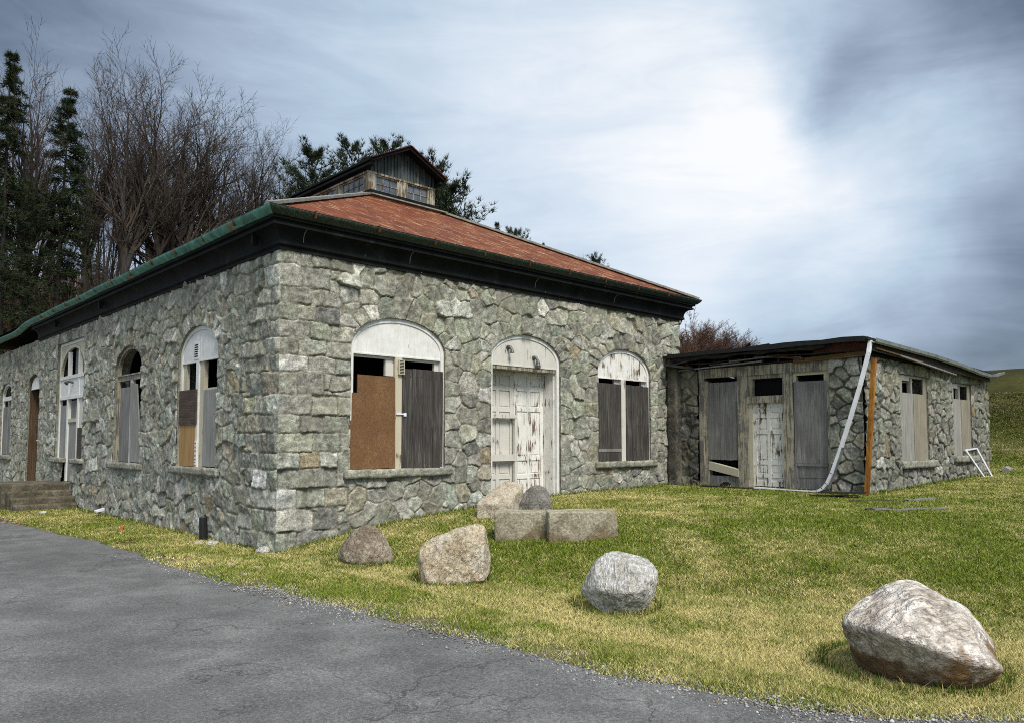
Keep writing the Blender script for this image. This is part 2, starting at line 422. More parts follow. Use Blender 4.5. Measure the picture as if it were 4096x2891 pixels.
    n = np.cross(np.array(fr.U), (0, 0, 1.)); 
    if n @ np.array(fr.N) < 0: F = F[:, ::-1]
    F = F[~dead[F].any(1)]
    VV = [V]; CC = [col]; FF = [F]; k = len(V)
    for op in ops:                          # stone reveals
        pts = arch_pts(op, 40); dens = []
        for (a, b) in zip(pts, pts[1:]+pts[:1]):
            m = max(1, int(math.hypot(b[0]-a[0], b[1]-a[1])/.05))
            dens += [(a[0]+(b[0]-a[0])*i/m, a[1]+(b[1]-a[1])*i/m) for i in range(m)]
        dens = np.array(dens); hs = (.035, .0, -.1, -reveal); m = len(dens)
        for hv in hs:
            j = .012*fbm(dens[:, 0]*9, dens[:, 1]*9+hv*9, seed+20, 3) if hv > .03 else np.zeros(m)
            VV.append(np.array(fr.o)[None]+dens[:, :1]*np.array(fr.U)+dens[:, 1:]*np.array((0, 0, 1.))+(hv*.6+j if hv > .03 else np.full(m, hv))[:, None]*np.array(fr.N))
            CC.append(np.tile(np.array((.2, .19, .155)), (m, 1))*(1+.3*fbm(dens[:, 0]*5, dens[:, 1]*5, seed+30, 3))[:, None])
        for a in range(len(hs)-1):
            i = np.arange(m); j = (i+1) % m; FF.append(np.stack([k+a*m+i, k+a*m+j, k+(a+1)*m+j, k+(a+1)*m+i], 1))
        k += m*len(hs)
    me = fast_mesh(name, np.vstack(VV), np.vstack(FF), np.vstack(CC))
    return link(name, me, mat, parent, True)

def rough_slab(name, fr, u0, u1, z0, z1, h0, h1, mat, parent, seed, amp=.02, res=.04, tint=(.25, .245, .205)):
    cs = [np.linspace(a, b, max(2, int(abs(b-a)/res)+1)) for a, b in ((u0, u1), (z0, z1), (h0, h1))]
    V = []; F = []; 
    for ax in range(3):
        o = [i for i in range(3) if i != ax]
        for e in (0, -1):
            A, B = np.meshgrid(cs[o[0]], cs[o[1]], indexing='ij'); q = np.zeros((A.size, 3)); q[:, o[0]] = A.ravel(); q[:, o[1]] = B.ravel(); q[:, ax] = cs[ax][e]
            I = np.arange(A.size).reshape(A.shape)+sum(len(v) for v in V); f = np.stack([I[:-1, :-1], I[1:, :-1], I[1:, 1:], I[:-1, 1:]], -1).reshape(-1, 4)
            V.append(q); F.append(f)
    q = np.vstack(V); c = np.array([(u0+u1)/2, (z0+z1)/2, (h0+h1)/2])
    d = np.stack([fbm3(q[:, 0]*6, q[:, 1]*9, q[:, 2]*9, seed+i, 4, .6) for i in range(3)], 1)*amp
    q = q+d
    W = np.array(fr.o)[None]+q[:, :1]*np.array(fr.U)+q[:, 1:2]*np.array((0, 0, 1.))+q[:, 2:]*np.array(fr.N)
    n = fbm(q[:, 0]*4, q[:, 1]*4, seed, 4)
    me = fast_mesh(name, W, np.vstack(F), np.array(tint)*(1+.4*n)[:, None])
    bm = bmesh.new(); bm.from_mesh(me); bmesh.ops.remove_doubles(bm, verts=bm.verts, dist=.002); bmesh.ops.recalc_face_normals(bm, faces=bm.faces); bm.to_mesh(me); bm.free()
    return link(name, me, mat, parent, True)
# ================================================================== camera
FPX = 1720.; pitch = math.atan((988-880)/FPX); thr = R(46.483)
CAM = Vector((-5.641, -11.266, 1.75))
FW = Vector((math.cos(thr), math.sin(thr), 0)); RT = Vector((math.sin(thr), -math.cos(thr), 0))
cd = bpy.data.cameras.new('camera'); cam = bpy.data.objects.new('camera', cd); COL.objects.link(cam); scn.camera = cam
cam.location = CAM; cam.rotation_euler = (math.pi/2+pitch, 0, thr-math.pi/2)
cd.sensor_width = 36; cd.lens = FPX/2296*36; cd.shift_y = 69.5/2296; cd.clip_end = 3000; cd.clip_start = .05

# ================================================================== materials
stone = M_stone()
white = M_paint('white_paint', .385)
white_worn = M_paint('peeling_white_paint', .43, (.62, .60, .55))
white_flaked = M_paint('flaking_white_paint', .475, (.80, .79, .75), (.12, .065, .035))
cream = M_paint('yellowed_paint', .44, (.52, .47, .34), (.15, .12, .085))
grey_paint = M_paint('greyed_paint', .53, (.33, .29, .21), (.15, .135, .115))
monitor_paint = M_paint('ochre_stained_paint', .54, (.33, .31, .245), (.12, .085, .05), dirt=.6)
brown_wood = M_wood('weathered_brown_boards', (.02, .018, .016), (.06, .054, .048), (.19, .175, .155))
grey_wood = M_wood('weathered_grey_boards', (.095, .09, .086), (.215, .207, .197), (.37, .36, .342), (26, 26, 1.4), .5)
pale_wood = M_wood('pale_grey_boards', (.15, .145, .13), (.285, .275, .25), (.43, .42, .39))
tan_ply = M_wood('tan_plywood', (.24, .13, .045), (.38, .23, .09), (.52, .35, .16), (26, 26, .9), .25)
dark_ply = M_wood('dark_plywood', (.035, .024, .018), (.085, .06, .045), (.16, .12, .09), (1.5, 1.5, 30))
rot_wood = M_wood('rotten_roof_wood', (.010, .009, .008), (.03, .024, .02), (.085, .06, .04), (3, 3, 40), .6)
red_wood = M_wood('red_brown_fascia', (.04, .012, .008), (.11, .038, .024), (.20, .09, .055), (3, 3, 40), .6)
osb = M_osb(); roofm = M_roof(); patina = M_patina('green_patina', False); patina_dark = M_patina('streaked_patina', True)
cornm = M_cornice()
lead = M_plain('pale_ridge_metal', (.22, .21, .18), .6, .4, 0, .4, 6)
dark_flash = M_plain('dark_flashing', (.022, .024, .026), .5, .4, 0, .4, 6)
def _rust(t):
    p = t.pos(); n = t.noise(t.map(p, (7, 7, 2.2)), 1., 6, .72)
    return {'Base Color': t.ramp(n, [(.3, (.07, .03, .012)), (.46, (.22, .085, .015)), (.56, (.33, .14, .025)), (.68, (.42, .27, .10))]), 'Normal': t.bump(n, .3, .006)}
rust = material('rust', _rust, .9, .2)
dark_rust = M_plain('dark_rust', (.075, .032, .014), .9, .2, 0, .5, 9)
alu = M_plain('white_aluminium', (.80, .81, .85), .35, .5, .1, .12, 4)
alu_dull = M_plain('dull_aluminium', (.22, .24, .24), .4, .5, .3, .4, 6)
concrete = M_plain('concrete', (.20, .185, .15), .9, .2, 0, .4, 9)
black_metal = M_plain('black_iron', (.012, .012, .013), .5, .4, 0, .3, 10)
black_hole = M_plain('dark_interior', (.006, .006, .007), .9, .1)
lamp_metal = M_plain('grey_lamp_metal', (.10, .10, .095), .5, .4, .3)
brick = M_plain('old_brick', (.026, .019, .015), .9, .2, 0, .6, 16)
tar = M_plain('tar_paper', (.012, .012, .013), .7, .3, 0, .5, 8)
red_mark = M_plain('red_marking', (.55, .10, .06), .6, .3)
def _glass(t):
    p = t.pos(); n = t.noise(p, 3, 4)
    return {'Base Color': t.ramp(n, [(.35, (.045, .055, .075)), (.65, (.13, .15, .18))]), 'Roughness': t.ramp(t.noise(p, 9, 3), [(.3, .08), (.7, .35)])}
glass = material('dusty_glass', _glass, .15, .6)

# ================================================================== main building
B = empty('stone_building', (5.5, 12, 0), 'long fieldstone building with rusty red hipped roof, dark copper cornice and boarded arched windows', 'building')
def bparent(o):
    o.parent = B; o.matrix_parent_inverse = Matrix.Translation(-Vector(B.location)); return o
def grid(a, b, st): return np.linspace(a, b, int(round((b-a)/st))+1)
F1 = dict(u0=1.28, u1=3.31, z0=1.26, zs=3.36, rise=.56); FD = dict(u0=4.47, u1=6.48, z0=.30, zs=3.40, rise=.53); F2 = dict(u0=7.72, u1=9.70, z0=1.28, zs=3.33, rise=.56)
L1 = dict(u0=2.33, u1=4.23, z0=1.26, zs=3.36, rise=.56); L2 = dict(u0=6.36, u1=8.22, z0=1.26, zs=3.32, rise=.58); L3 = dict(u0=10.8, u1=13.5, z0=.63, zs=4.48, rise=0)
L4 = dict(u0=15.55, u1=17.0, z0=.45, zs=3.42, rise=.40); L5 = dict(u0=19.45, u1=21.2, z0=1.26, zs=3.26, rise=.5)
ZT = 4.84
bparent(stone_wall('wall', FRONT, grid(0, 11, .0138), grid(-.3, ZT, .0138), [F1, FD, F2], 11, stone, None, (.33, .265), ((0, 1),), .022, .018, bright=.86, merge=.25))
lus = np.concatenate([grid(0, 9, .0175), grid(9, 24, .032)[1:]])
bparent(stone_wall('wall', LEFT, lus, grid(-.3, ZT, .0175), [L1, L2, L3, L4, L5], 23, stone, None, (.34, .27), ((0, 1),), .026, .021, bright=.95, merge=.24))
# plain rear walls keep the inside dark
m = MB(); m.box((10.7, .02, -.3), (11, 24, 4.84)).box((.3, 23.7, -.3), (10.7, 24, 4.84))
bw = m.build('wall', stone); 
a = bw.data.color_attributes.new('Col', 'FLOAT_COLOR', 'POINT'); a.data.foreach_set('color', np.tile((.22, .215, .18, 1), len(bw.data.vertices)).astype(np.float32)); bparent(bw)
m = MB(); m.box((.35, .35, .2), (10.65, 23.65, .3)); bparent(m.build('floor', black_hole))
m = MB(); m.box((.95, 1.0, .3), (1.0, 23.6, 5.2)); bparent(m.build('blackout_panel', black_hole)); m = MB(); m.box((1.05, .95, .3), (10.6, 1.0, 5.2)); bparent(m.build('blackout_panel', black_hole))  # unseen black panels, added behind both walls so the openings look dark

# cornice and gutter swept round the eaves
def sweep(prof, ends, sag=None, part=None):
    m = MB(); n = 40
    for (h0, z0), (h1, z1) in zip(prof, prof[1:]):
        def line(h, z):
            left = [(-h, y, z+(sag(y) if sag else 0)) for y in np.linspace(ends[0], -h, n)]
            front = [(x, -h, z) for x in np.linspace(-h, 11+h, n)]
            right = [(11+h, y, z) for y in np.linspace(-h, 24, 6)]
            return {'left': left, 'front': front+right[1:], None: left+front[1:]+right[1:]}[part]
        A = line(h0, z0); Bq = line(h1, z1)
        for i in range(len(A)-1): m.face([A[i], A[i+1], Bq[i+1], Bq[i]])
    return m
cp = [(.0, 4.78), (.055, 4.78), (.055, 4.83), (.10, 4.86), (.10, 4.90), (.085, 4.905)]
for i in range(9):
    t = i/8*math.pi/2; cp.append((.085+.165*(1-math.cos(t)), 4.92+.19*math.sin(t)))
cp += [(.27, 5.11), (.27, 5.145), (.245, 5.15), (.245, 5.19), (.30, 5.20), (.30, 5.245), (.285, 5.25)]
co = bparent(sweep(cp, (15.7,)).build('cornice', cornm, fix=False))
for y in (.55, 8.9, 13.1): m = MB(); m.box((-.235, y, 4.93), (-.14, y+.07, 5.12)); m.build('cornice_bracket', cornm, co)
for x in (.3, 2.4, 5.6, 8.2):
    m = MB(); t0 = 1.; m.tube([(x+.02, -.10, 4.93), (x+.01, -.135, 5.03), (x, -.20, 5.09), (x, -.255, 5.112)], .006, 5); m.build('seam_strip', alu_dull, co)
gp = [(.28, 5.245), (.33, 5.245)]
for i in range(7):
    t = i/6; gp.append((.335+.085*math.sin(t*math.pi/2), 5.25+.105*t))
gp += [(.425, 5.365), (.405, 5.365), (.40, 5.345), (.34, 5.335)]
def sag(y): return -.14*float(sstep(15.4, 17.6, np.array(y)))+.008*math.sin(y*1.7)
gl = bparent(sweep(gp, (24,), sag, 'left').build('gutter', patina, fix=False)); tag(gl, 'bright green gutter along the long side')
gf = bparent(sweep(gp, (24,), None, 'front').build('gutter', patina_dark, fix=False)); tag(gf, 'dark streaked gutter on the entrance side')
for i in range(9):
    m = MB(); x = .35+i*1.2; m.box((x, -.428, 5.27), (x+.022, -.33, 5.385)); m.build('gutter_strap', dark_rust, gf)
for i in range(11):
    m = MB(); y = .9+i*1.3; m.box((-.428, y, 5.27+sag(y)), (-.33, y+.022, 5.385+sag(y))); m.build('gutter_strap', dark_rust, gl)
# roof
m = MB(); e = -.36; zt = 7.72; hx0, hx1, hy0, hy1 = 4.45, 6.55, 4.45, 19.55
c = [(e, e, 5.35), (11-e, e, 5.35), (11-e, 24-e, 5.35), (e, 24-e, 5.35)]; d = [(hx0, hy0, zt), (hx1, hy0, zt), (hx1, hy1, zt), (hx0, hy1, zt)]
for i in range(4): m.face([c[i], c[(i+1) % 4], d[(i+1) % 4], d[i]])
m.face(d)
rf = bparent(m.build('roof', roofm))
m = MB(); m.face([(e-.0, e, 5.32), (e, 24-e, 5.32), (11-e, 24-e, 5.32), (11-e, e, 5.32)]); m.build('roof_deck', black_hole, rf, fix=False)
for a, b in ((c[0], d[0]), (c[1], d[1])):
    m = MB(); va, vb = Vector(a), Vector(b); n = 22
    for i in range(n):
        p = va.lerp(vb, i/n); q = va.lerp(vb, (i+.985)/n); m.bar(p+Vector((0, 0, .035)), q+Vector((0, 0, .04)), .20, .05)
    m.build('ridge_cap', lead, rf)
m = MB(); m.bar((hx0-.1, hy0-.28, zt-.06), (hx1+.1, hy0-.28, zt-.06), .12, .03); m.bar((hx0-.12, hy0-.1, zt-.01), (hx0-.12, 19, zt-.01), .3, .03); m.build('ridge_cap', lead, rf)
# roof monitor
mx0, mx1, my0, my1 = 4.47, 6.45, 4.47, 19.5; zb = 7.70; zw = 8.33; ze = 8.62; ap = 9.12; mc = (mx0+mx1)/2
mon_frieze = MB(); mon_frieze.box((mx0-.03, my0-.02, 8.30), (mx0+.1, my1, ze)).box((mx1-.1, my0-.02, 8.30), (mx1+.03, my1, ze))
mon = bparent(mon_frieze.build('monitor', cornm)); tag(mon, 'raised roof monitor with small windows')
m = MB(); m.box((mx0-.05, my0-.16, 7.66), (mx1+.05, my0+.05, 7.83)).box((mx0-.06, my0+.05, 7.68), (mx0+.05, my1, 7.80)); m.build('base_flashing', cornm, mon)
def post(x0, y0, x1, y1):
    q = MB(); q.box((x0, y0, 7.83), (x1, y1, 8.30)); q.build('post', monitor_paint, mon)
post(mx0-.03, my0-.03, mx0+.17, my0+.10); post(mc-.10, my0-.03, mc+.12, my0+.08); post(mx1-.15, my0-.03, mx1+.03, my0+.10)
MF = Fr((mx0, my0), (1, 0), (0, -1)); MS = Fr((mx0, my0), (0, 1), (-1, 0))
def mon_window(fr, u0, u1, nx):
    q = MB(); z0, z1 = 7.86, 8.28
    for a, b, cz, dz in ((u0, u1, z0, z0+.035), (u0, u1, z1-.035, z1), (u0, u0+.05, z0+.035, z1-.035), (u1-.05, u1, z0+.035, z1-.035)): q.fb(fr, a, b, cz, dz, -.06, .005)
    for i in range(1, nx):
        x = u0+.05+(u1-u0-.1)*i/nx; q.fb(fr, x-.008, x+.008, z0+.035, z1-.035, -.05, -.01)
    q.fb(fr, u0+.05, u1-.05, (z0+z1)/2-.008, (z0+z1)/2+.008, -.048, -.012)
    q.k = 1; q.fb(fr, u0+.05, u1-.05, z0+.035, z1-.035, -.045, -.03)
    q.build('window', [monitor_paint, glass], mon)
mon_window(MF, .17, mc-mx0-.10, 3); mon_window(MF, mc-mx0+.12, mx1-mx0-.15, 3)
u = .17
for i in range(10):
    mon_window(MS, u, u+1.1, 4)
    post(mx0-.03, my0+u+1.1, mx0+.08, my0+u+1.28); u += 1.28
m = MB(); m.box((mx0-.06, my0-.02, 7.83), (mx0+.02, my1, 7.87)); m.box((mx0-.04, my0-.045, 7.83), (mx1+.04, my0+.02, 7.87)); m.box((mx0-.04, my0-.04, 8.28), (mx1+.04, my0+.04, 8.325)); m.box((mx0-.05, my0-.02, 8.28), (mx0-.02, my1, 8.32)); m.build('sill', monitor_paint, mon)
m = MB()                                  # corrugated gable
for i in range(40):
    x0 = mx0+(mx1-mx0)*i/40; x1 = mx0+(mx1-mx0)*(i+1)/40; y = my0-.01-(.022 if i % 2 else 0)
    za = 8.62+(ap-8.62)*(1-abs((x0+x1)/2-mc)/(mc-mx0))-.03
    m.box((x0, y, 8.32), (x1, my0+.03, za))
def _corr(t):
    p = t.pos(); n = t.noise(t.map(p, (12, 12, 2)), 1, 5, .7)
    return t.ramp(n, [(.35, (.015, .028, .028)), (.55, (.045, .062, .06)), (.7, (.15, .15, .135))])
m.build('gable_panel', material('corrugated_metal', _corr, .6, .4), mon)
m = MB(); eo = .16; fo = .34               # gable roof of the monitor
sl = (ap-ze)/(mc-mx0)
for s in (-1, 1):
    xe = mc+s*(mc-mx0+eo); z0 = ap-sl*(mc-mx0+eo)
    y0 = my0-fo; A = [(mc, y0, ap), (xe, y0, z0), (xe, my1+fo, z0), (mc, my1+fo, ap)]
    m.k = 1; m.hexa([(x, y, z-.05) for x, y, z in A]+[(x, y, z+.0) for x, y, z in A]); m.k = 0
    m.hexa([(x-s*.02, y, z+.003) for x, y, z in A]+[(x-s*.02, y, z+.014) for x, y, z in A])
    m.bar((mc+s*.01, y0-.014, ap-.01), (xe, y0-.014, z0-.01), .026, .075, (0, 1, 0))
m.build('monitor_roof', [M_plain('dark_rusty_sheet', (.055, .016, .011), .85, .2, 0, .5, 5), cornm], mon)
m = MB()
for s in (-1, 1):
    xe = mc+s*(mc-mx0+eo-.02); z0 = ap-sl*(mc-mx0+eo)-.05
    m.bar((mc, my0-fo+.03, ap-.075), (xe, my0-fo+.03, z0-.01), .05, .075, (0, 1, 0))
    m.box((min(xe, mc+s*(mc-mx0)), my0-fo+.05, z0-.10), (max(xe, mc+s*(mc-mx0)), my1, z0-.04))
m.build('bargeboard', cornm, mon)
# ------------------------------------------------------------------ openings
def window(fr, op, label=None, tymp=True, name='window'):
    """arched frame: jambs, arch trim, sash rail, mullion"""
    c = (op['u0']+op['u1'])/2
    q = MB(); out = arch_pts(op, 32); inn = arch_pts(op, 32, .075)
    for i in range(len(out)-1):
        a, b, cc, dd = out[i], out[i+1], inn[i+1], inn[i]
        q.hexa([fr.p(*a, -.10), fr.p(*b, -.10), fr.p(*cc, -.10), fr.p(*dd, -.10), fr.p(*a, -.025), fr.p(*b, -.025), fr.p(*cc, -.025), fr.p(*dd, -.025)])
    o = bparent(q.build(name, white)); tag(o, label)
    if tymp:
        zs = op['tz']; t = dict(op, z0=zs); poly = arch_pts(t, 32, .075)
        q = MB(); q.prism(fr, poly, -.085, -.045); q.fb(fr, c-.016, c+.016, zs, op['zs']+op['rise']-.08, -.045, -.038)
        q.fb(fr, op['u0']+.076, op['u1']-.076, zs, zs+.025, -.045, -.032)
        ty = q.build('tympanum', op.get('tm', white_worn), o)
    return o
def part(name, mat, parent, fr, *rects, jit=0.):
    q = MB()
    for r_ in rects: q.fb(fr, *r_, jit=jit)
    return q.build(name, mat, parent)
def planks(name, mat, parent, fr, u0, u1, z0, z1, h0, h1, n, dz=.0, lean=0.):
    q = MB(); w = (u1-u0)/n
    for i in range(n):
        a = u0+i*w; d0 = random.uniform(-dz, dz); d1 = random.uniform(-dz, dz); hh = random.uniform(0, .004)
        cs = [(a, z0+d0), (a+w-.006, z0+d0), (a+w-.006+lean, z1+d1), (a+lean, z1+d1)]
        q.hexa([fr.p(x, z, h0) for x, z in cs]+[fr.p(x, z, h1+hh) for x, z in cs])
    return q.build(name, mat, parent)

# front, left-hand window
F1['tz'] = 3.235; F1['tm'] = white
w = window(FRONT, F1, 'wide arched window with brown chipboard on one side')
part('mullion', cream, w, FRONT, (2.22, 2.37, 1.26, 3.235, -.10, -.03))
part('sash', white_worn, w, FRONT, (2.06, 2.22, 2.9, 3.2, -.16, -.10)); part('sash', white_worn, w, FRONT, (3.14, 3.24, 2.95, 3.22, -.16, -.10)); part('head', white_worn, w, FRONT, (1.355, 3.24, 3.19, 3.24, -.14, -.09))
q = MB(); q.prism(FRONT, [(1.285, 1.275), (2.225, 1.275), (2.21, 2.875), (1.435, 2.885), (1.435, 2.57), (1.33, 2.57), (1.33, 2.10), (1.285, 2.09)], -.035, -.012); q.build('chipboard', osb, w)
planks('board', brown_wood, w, FRONT, 2.365, 3.30, 1.275, 3.05, -.06, -.022, 4, .012)
q = MB(); q.fb(FRONT, 2.27, 2.39, 2.93, 3.19, -.03, .02); q.k = 1
for i in range(9): q.fb(FRONT, 2.285, 2.375, 2.945+i*.027, 2.958+i*.027, .018, .024)
q.build('vent_louver', [cream, black_hole], w)
part('latch', alu, w, FRONT, (2.24, 2.40, 2.215, 2.24, -.03, -.005), (2.40, 2.45, 2.19, 2.25, -.025, 0.))
rough_slab('sill', FRONT, 1.16, 3.43, 1.12, 1.262, -.2, .10, stone, w, 3, .02)
# front, right-hand window
F2['tz'] = 3.185; F2['tm'] = white_flaked
w = window(FRONT, F2, 'arched window shut with two dark boards')
part('mullion', white_worn, w, FRONT, (8.63, 8.79, 1.28, 3.185, -.10, -.03))
part('sash', white_worn, w, FRONT, (8.45, 8.63, 3.06, 3.185, -.16, -.1)); part('sash', white_worn, w, FRONT, (9.5, 9.63, 3.05, 3.185, -.16, -.1))
planks('board', brown_wood, w, FRONT, 7.73, 8.625, 1.29, 3.07, -.06, -.022, 1, .006)
planks('board', brown_wood, w, FRONT, 8.795, 9.69, 1.29, 3.07, -.06, -.022, 4, .012)
part('batten', grey_wood, w, FRONT, (7.78, 8.60, 1.50, 1.57, -.022, -.012))
rough_slab('sill', FRONT, 7.6, 9.86, 1.14, 1.282, -.2, .10, stone, w, 5, .02)
# front doorway: deep reveal, panelled double door
FD['tz'] = 3.27; 
w = window(FRONT, FD, 'deep arched doorway with flaking white double doors', name='doorway')
part('soffit', grey_paint, w, FRONT, (4.545, 6.405, 3.20, 3.272, -.46, -.046))
part('reveal', white_flaked, w, FRONT, (6.38, 6.407, .3, 3.2, -.44, -.10))
part('reveal', white_flaked, w, FRONT, (4.543, 4.57, .3, 3.2, -.44, -.10))
part('threshold', concrete, w, FRONT, (4.47, 6.62, .30, .60, -.5, .06))
def panel_door(name, fr, u0, u1, z0, z1, h, mat, parent, rows, cols=2, label=None, st=.10):
    q = MB(); q.fb(fr, u0, u1, z0, z1, h-.05, h-.022)
    W = u1-u0; H = z1-z0; ys = [z0]; 
    q.fb(fr, u0, u0+st, z0, z1, h-.022, h); q.fb(fr, u1-st, u1, z0, z1, h-.022, h)
    cm = [u0+st+(W-2*st)*i/cols for i in range(cols+1)]
    for i in range(1, cols): q.fb(fr, cm[i]-.04, cm[i]+.04, z0, z1, h-.0225, h-.001)
    tot = sum(rows); z = z0
    bars = [0]; 
    for r_ in rows: bars.append(bars[-1]+r_/tot)
    for i, b in enumerate(bars):
        zc = z0+H*b; hw = .05 if 0 < i < len(rows) else .0
        a, b2 = (z0, z0+.11) if i == 0 else ((z1-.09, z1) if i == len(rows) else (zc-.045, zc+.045))
        q.fb(fr, u0+.001, u1-.001, a, b2, h-.023, h-.002)
    # raised centre fields
    for i in range(len(rows)):
        za = z0+H*bars[i]+(.11 if i == 0 else .045); zb_ = z0+H*bars[i+1]-(.09 if i == len(rows)-1 else .045)
        for j in range(cols):
            a = cm[j]+(.0 if j == 0 else .04); b = cm[j+1]-(.0 if j == cols-1 else .04)
            if b-a > .1 and zb_-za > .1: q.fb(fr, a+.035, b-.035, za+.035, zb_-.035, h-.022, h-.012)
    o = q.build(name, mat, parent); tag(o, label); return o
panel_door('door', FRONT, 5.48, 6.375, .62, 3.2, -.40, white_flaked, w, [.55, .55, 1.5, .62, .5])
panel_door('door', FRONT, 4.575, 5.474, .62, 3.2, -.40, white_worn, w, [.55, .45, 1.5, .62, .5])
part('screen_frame', white_worn, w, FRONT, (5.42, 5.475, .62, 2.22, -.36, -.30), (4.575, 5.475, 2.22, 2.29, -.36, -.29), (4.575, 5.475, 1.34, 1.47, -.36, -.29))
for uu, zz_ in ((4.98, 3.52), (5.72, 3.36)):
    q = MB(); q.tube([FRONT.p(uu, zz_+.12, -.04), FRONT.p(uu, zz_+.12, .03), FRONT.p(uu+.01, zz_+.06, .07), FRONT.p(uu+.01, zz_, .075)], [.05, .035, .03, .05], 10)
    if uu > 5.5: q.tube([FRONT.p(uu+.01, zz_, .075), FRONT.p(uu+.01, zz_-.05, .075), FRONT.p(uu+.01, zz_-.10, .075), FRONT.p(uu+.01, zz_-.13, .075)], [.04, .06, .055, .02], 12)
    q.build('wall_lamp', lamp_metal, w)
# side windows
L1['tz'] = 3.245; L1['tm'] = white
w = window(LEFT, L1, 'arched window with white louvered top and patchwork boards')
part('mullion', white, w, LEFT, (3.33, 3.46, 1.26, 3.245, -.10, -.03))
part('sash', cream, w, LEFT, (4.0, 4.16, 2.70, 3.24, -.12, -.06), (3.15, 3.33, 1.27, 3.24, -.14, -.06), (2.40, 3.33, 2.70, 2.74, -.14, -.09))
planks('board', dark_ply, w, LEFT, 3.37, 4.20, 2.06, 2.73, -.05, .0, 1)
planks('board', tan_ply, w, LEFT, 3.42, 4.20, 1.27, 2.06, -.055, -.02, 1)
planks('board', pale_wood, w, LEFT, 2.35, 3.15, 1.28, 2.70, -.09, -.06, 1)
q = MB(); q.fb(LEFT, 3.36, 3.60, 3.30, 3.62, -.05, -.03); q.k = 1
for i in range(6): q.fb(LEFT, 3.40, 3.56, 3.345+i*.043, 3.368+i*.043, -.03, -.027)
q.build('vent_louver', [white, black_hole], w)
q = MB(); q.fb(LEFT, 3.335, 3.42, 1.30, 1.74, -.03, -.018); q.k = 1
for z in (1.62, 1.55, 1.46): q.fb(LEFT, 3.35, 3.405, z, z+.03, -.018, -.015)
q.k = 2
for z in (1.70, 1.40, 1.35): q.fb(LEFT, 3.35, 3.405, z, z+.012, -.018, -.015)
q.build('measuring_strip', [white, red_mark, black_hole], w)
rough_slab('sill', LEFT, 2.12, 4.42, 1.12, 1.262, -.2, .10, stone, w, 7, .02)
w = window(LEFT, L2, 'arched window with open black top and leaning boards', False)
w.data.materials[0] = grey_paint
part('transom', grey_paint, w, LEFT, (6.44, 8.14, 3.13, 3.24, -.16, -.05), (6.40, 8.18, 3.24, 3.27, -.16, -.02))
part('mullion', white_worn, w, LEFT, (7.18, 7.33, 1.26, 3.13, -.12, -.05))
planks('board', grey_wood, w, LEFT, 7.33, 8.05, 1.28, 2.98, -.10, -.06, 1, 0, -.04)
q = MB(); q.hexa([LEFT.p(*a) for a in ((6.42, 1.28, -.06), (7.18, 1.28, -.06), (7.10, 3.06, .0), (6.66, 3.0, .0), (6.42, 1.28, -.03), (7.18, 1.28, -.03), (7.10, 3.06, .03), (6.66, 3.0, .03))]); q.build('board', pale_wood, w)
part('board', dark_ply, w, LEFT, (6.5, 7.0, 3.27, 3.62, -.3, -.26))
rough_slab('sill', LEFT, 6.2, 8.4, 1.12, 1.262, -.2, .10, stone, w, 9, .02)
# side entrance: tall frame with arch-headed light, three bays
q = MB(); fr = LEFT
for a in ((10.8, 10.9, 1.28, 4.48), (13.4, 13.5, 1.28, 4.48), (10.9, 13.4, 4.40, 4.48), (11.50, 11.64, .65, 4.2), (12.52, 12.66, .65, 4.2)): q.fb(fr, *a, -.12, -.04)
w = bparent(q.build('doorway', white)); tag(w, 'tall three-bay side entrance with arched top light')
q = MB(); A = dict(u0=10.9, u1=13.4, z0=3.52, zs=3.60, rise=.76); n = 24; ap_ = arch_pts(A, n)[1:-1]
for (a, b) in zip(ap_, ap_[1:]): q.hexa([fr.p(a[0], a[1], -.11), fr.p(b[0], b[1], -.11), fr.p(b[0], 4.40, -.11), fr.p(a[0], 4.40, -.11), fr.p(a[0], a[1], -.06), fr.p(b[0], b[1], -.06), fr.p(b[0], 4.40, -.06), fr.p(a[0], 4.40, -.06)])
for (a, b) in zip(ap_, ap_[1:]):
    c_ = (12.15+(a[0]-12.15)*.95, a[1]-.07); d_ = (12.15+(b[0]-12.15)*.95, b[1]-.07)
    q.hexa([fr.p(*a, -.1), fr.p(*b, -.1), fr.p(*d_, -.1), fr.p(*c_, -.1), fr.p(*a, -.03), fr.p(*b, -.03), fr.p(*d_, -.03), fr.p(*c_, -.03)])
q.build('spandrel', cream, w)
part('arch_panel', grey_wood, w, fr, (11.66, 12.50, 3.56, 4.33, -.22, -.19))
part('transom', white, w, fr, (10.9, 13.4, 3.46, 3.55, -.13, -.03), (10.9, 13.4, 2.90, 2.98, -.13, -.03))
part('frieze_panel', white, w, fr, (10.9, 13.4, 2.98, 3.46, -.11, -.06))
q = MB(); q.tube([fr.p(12.15, 3.34, -.06), fr.p(12.15, 3.36, .06), fr.p(12.12, 3.30, .12)], [.03, .03, .06], 8); q.build('wall_lamp', lamp_metal, w)
part('transom_pane', grey_wood, w, fr, (11.64, 12.52, 2.36, 2.86, -.16, -.12)); part('transom', cream, w, fr, (11.64, 12.52, 2.26, 2.36, -.14, -.05))
part('door', pale_wood, w, fr, (11.70, 12.52, .65, 2.26, -.12, -.08))
part('board', pale_wood, w, fr, (12.66, 13.4, 1.28, 2.74, -.11, -.07))
part('sash', white_worn, w, fr, (11.26, 11.50, 1.29, 2.9, -.13, -.07)); part('board', dark_ply, w, fr, (10.86, 11.48, 1.30, 2.10, -.07, -.03))
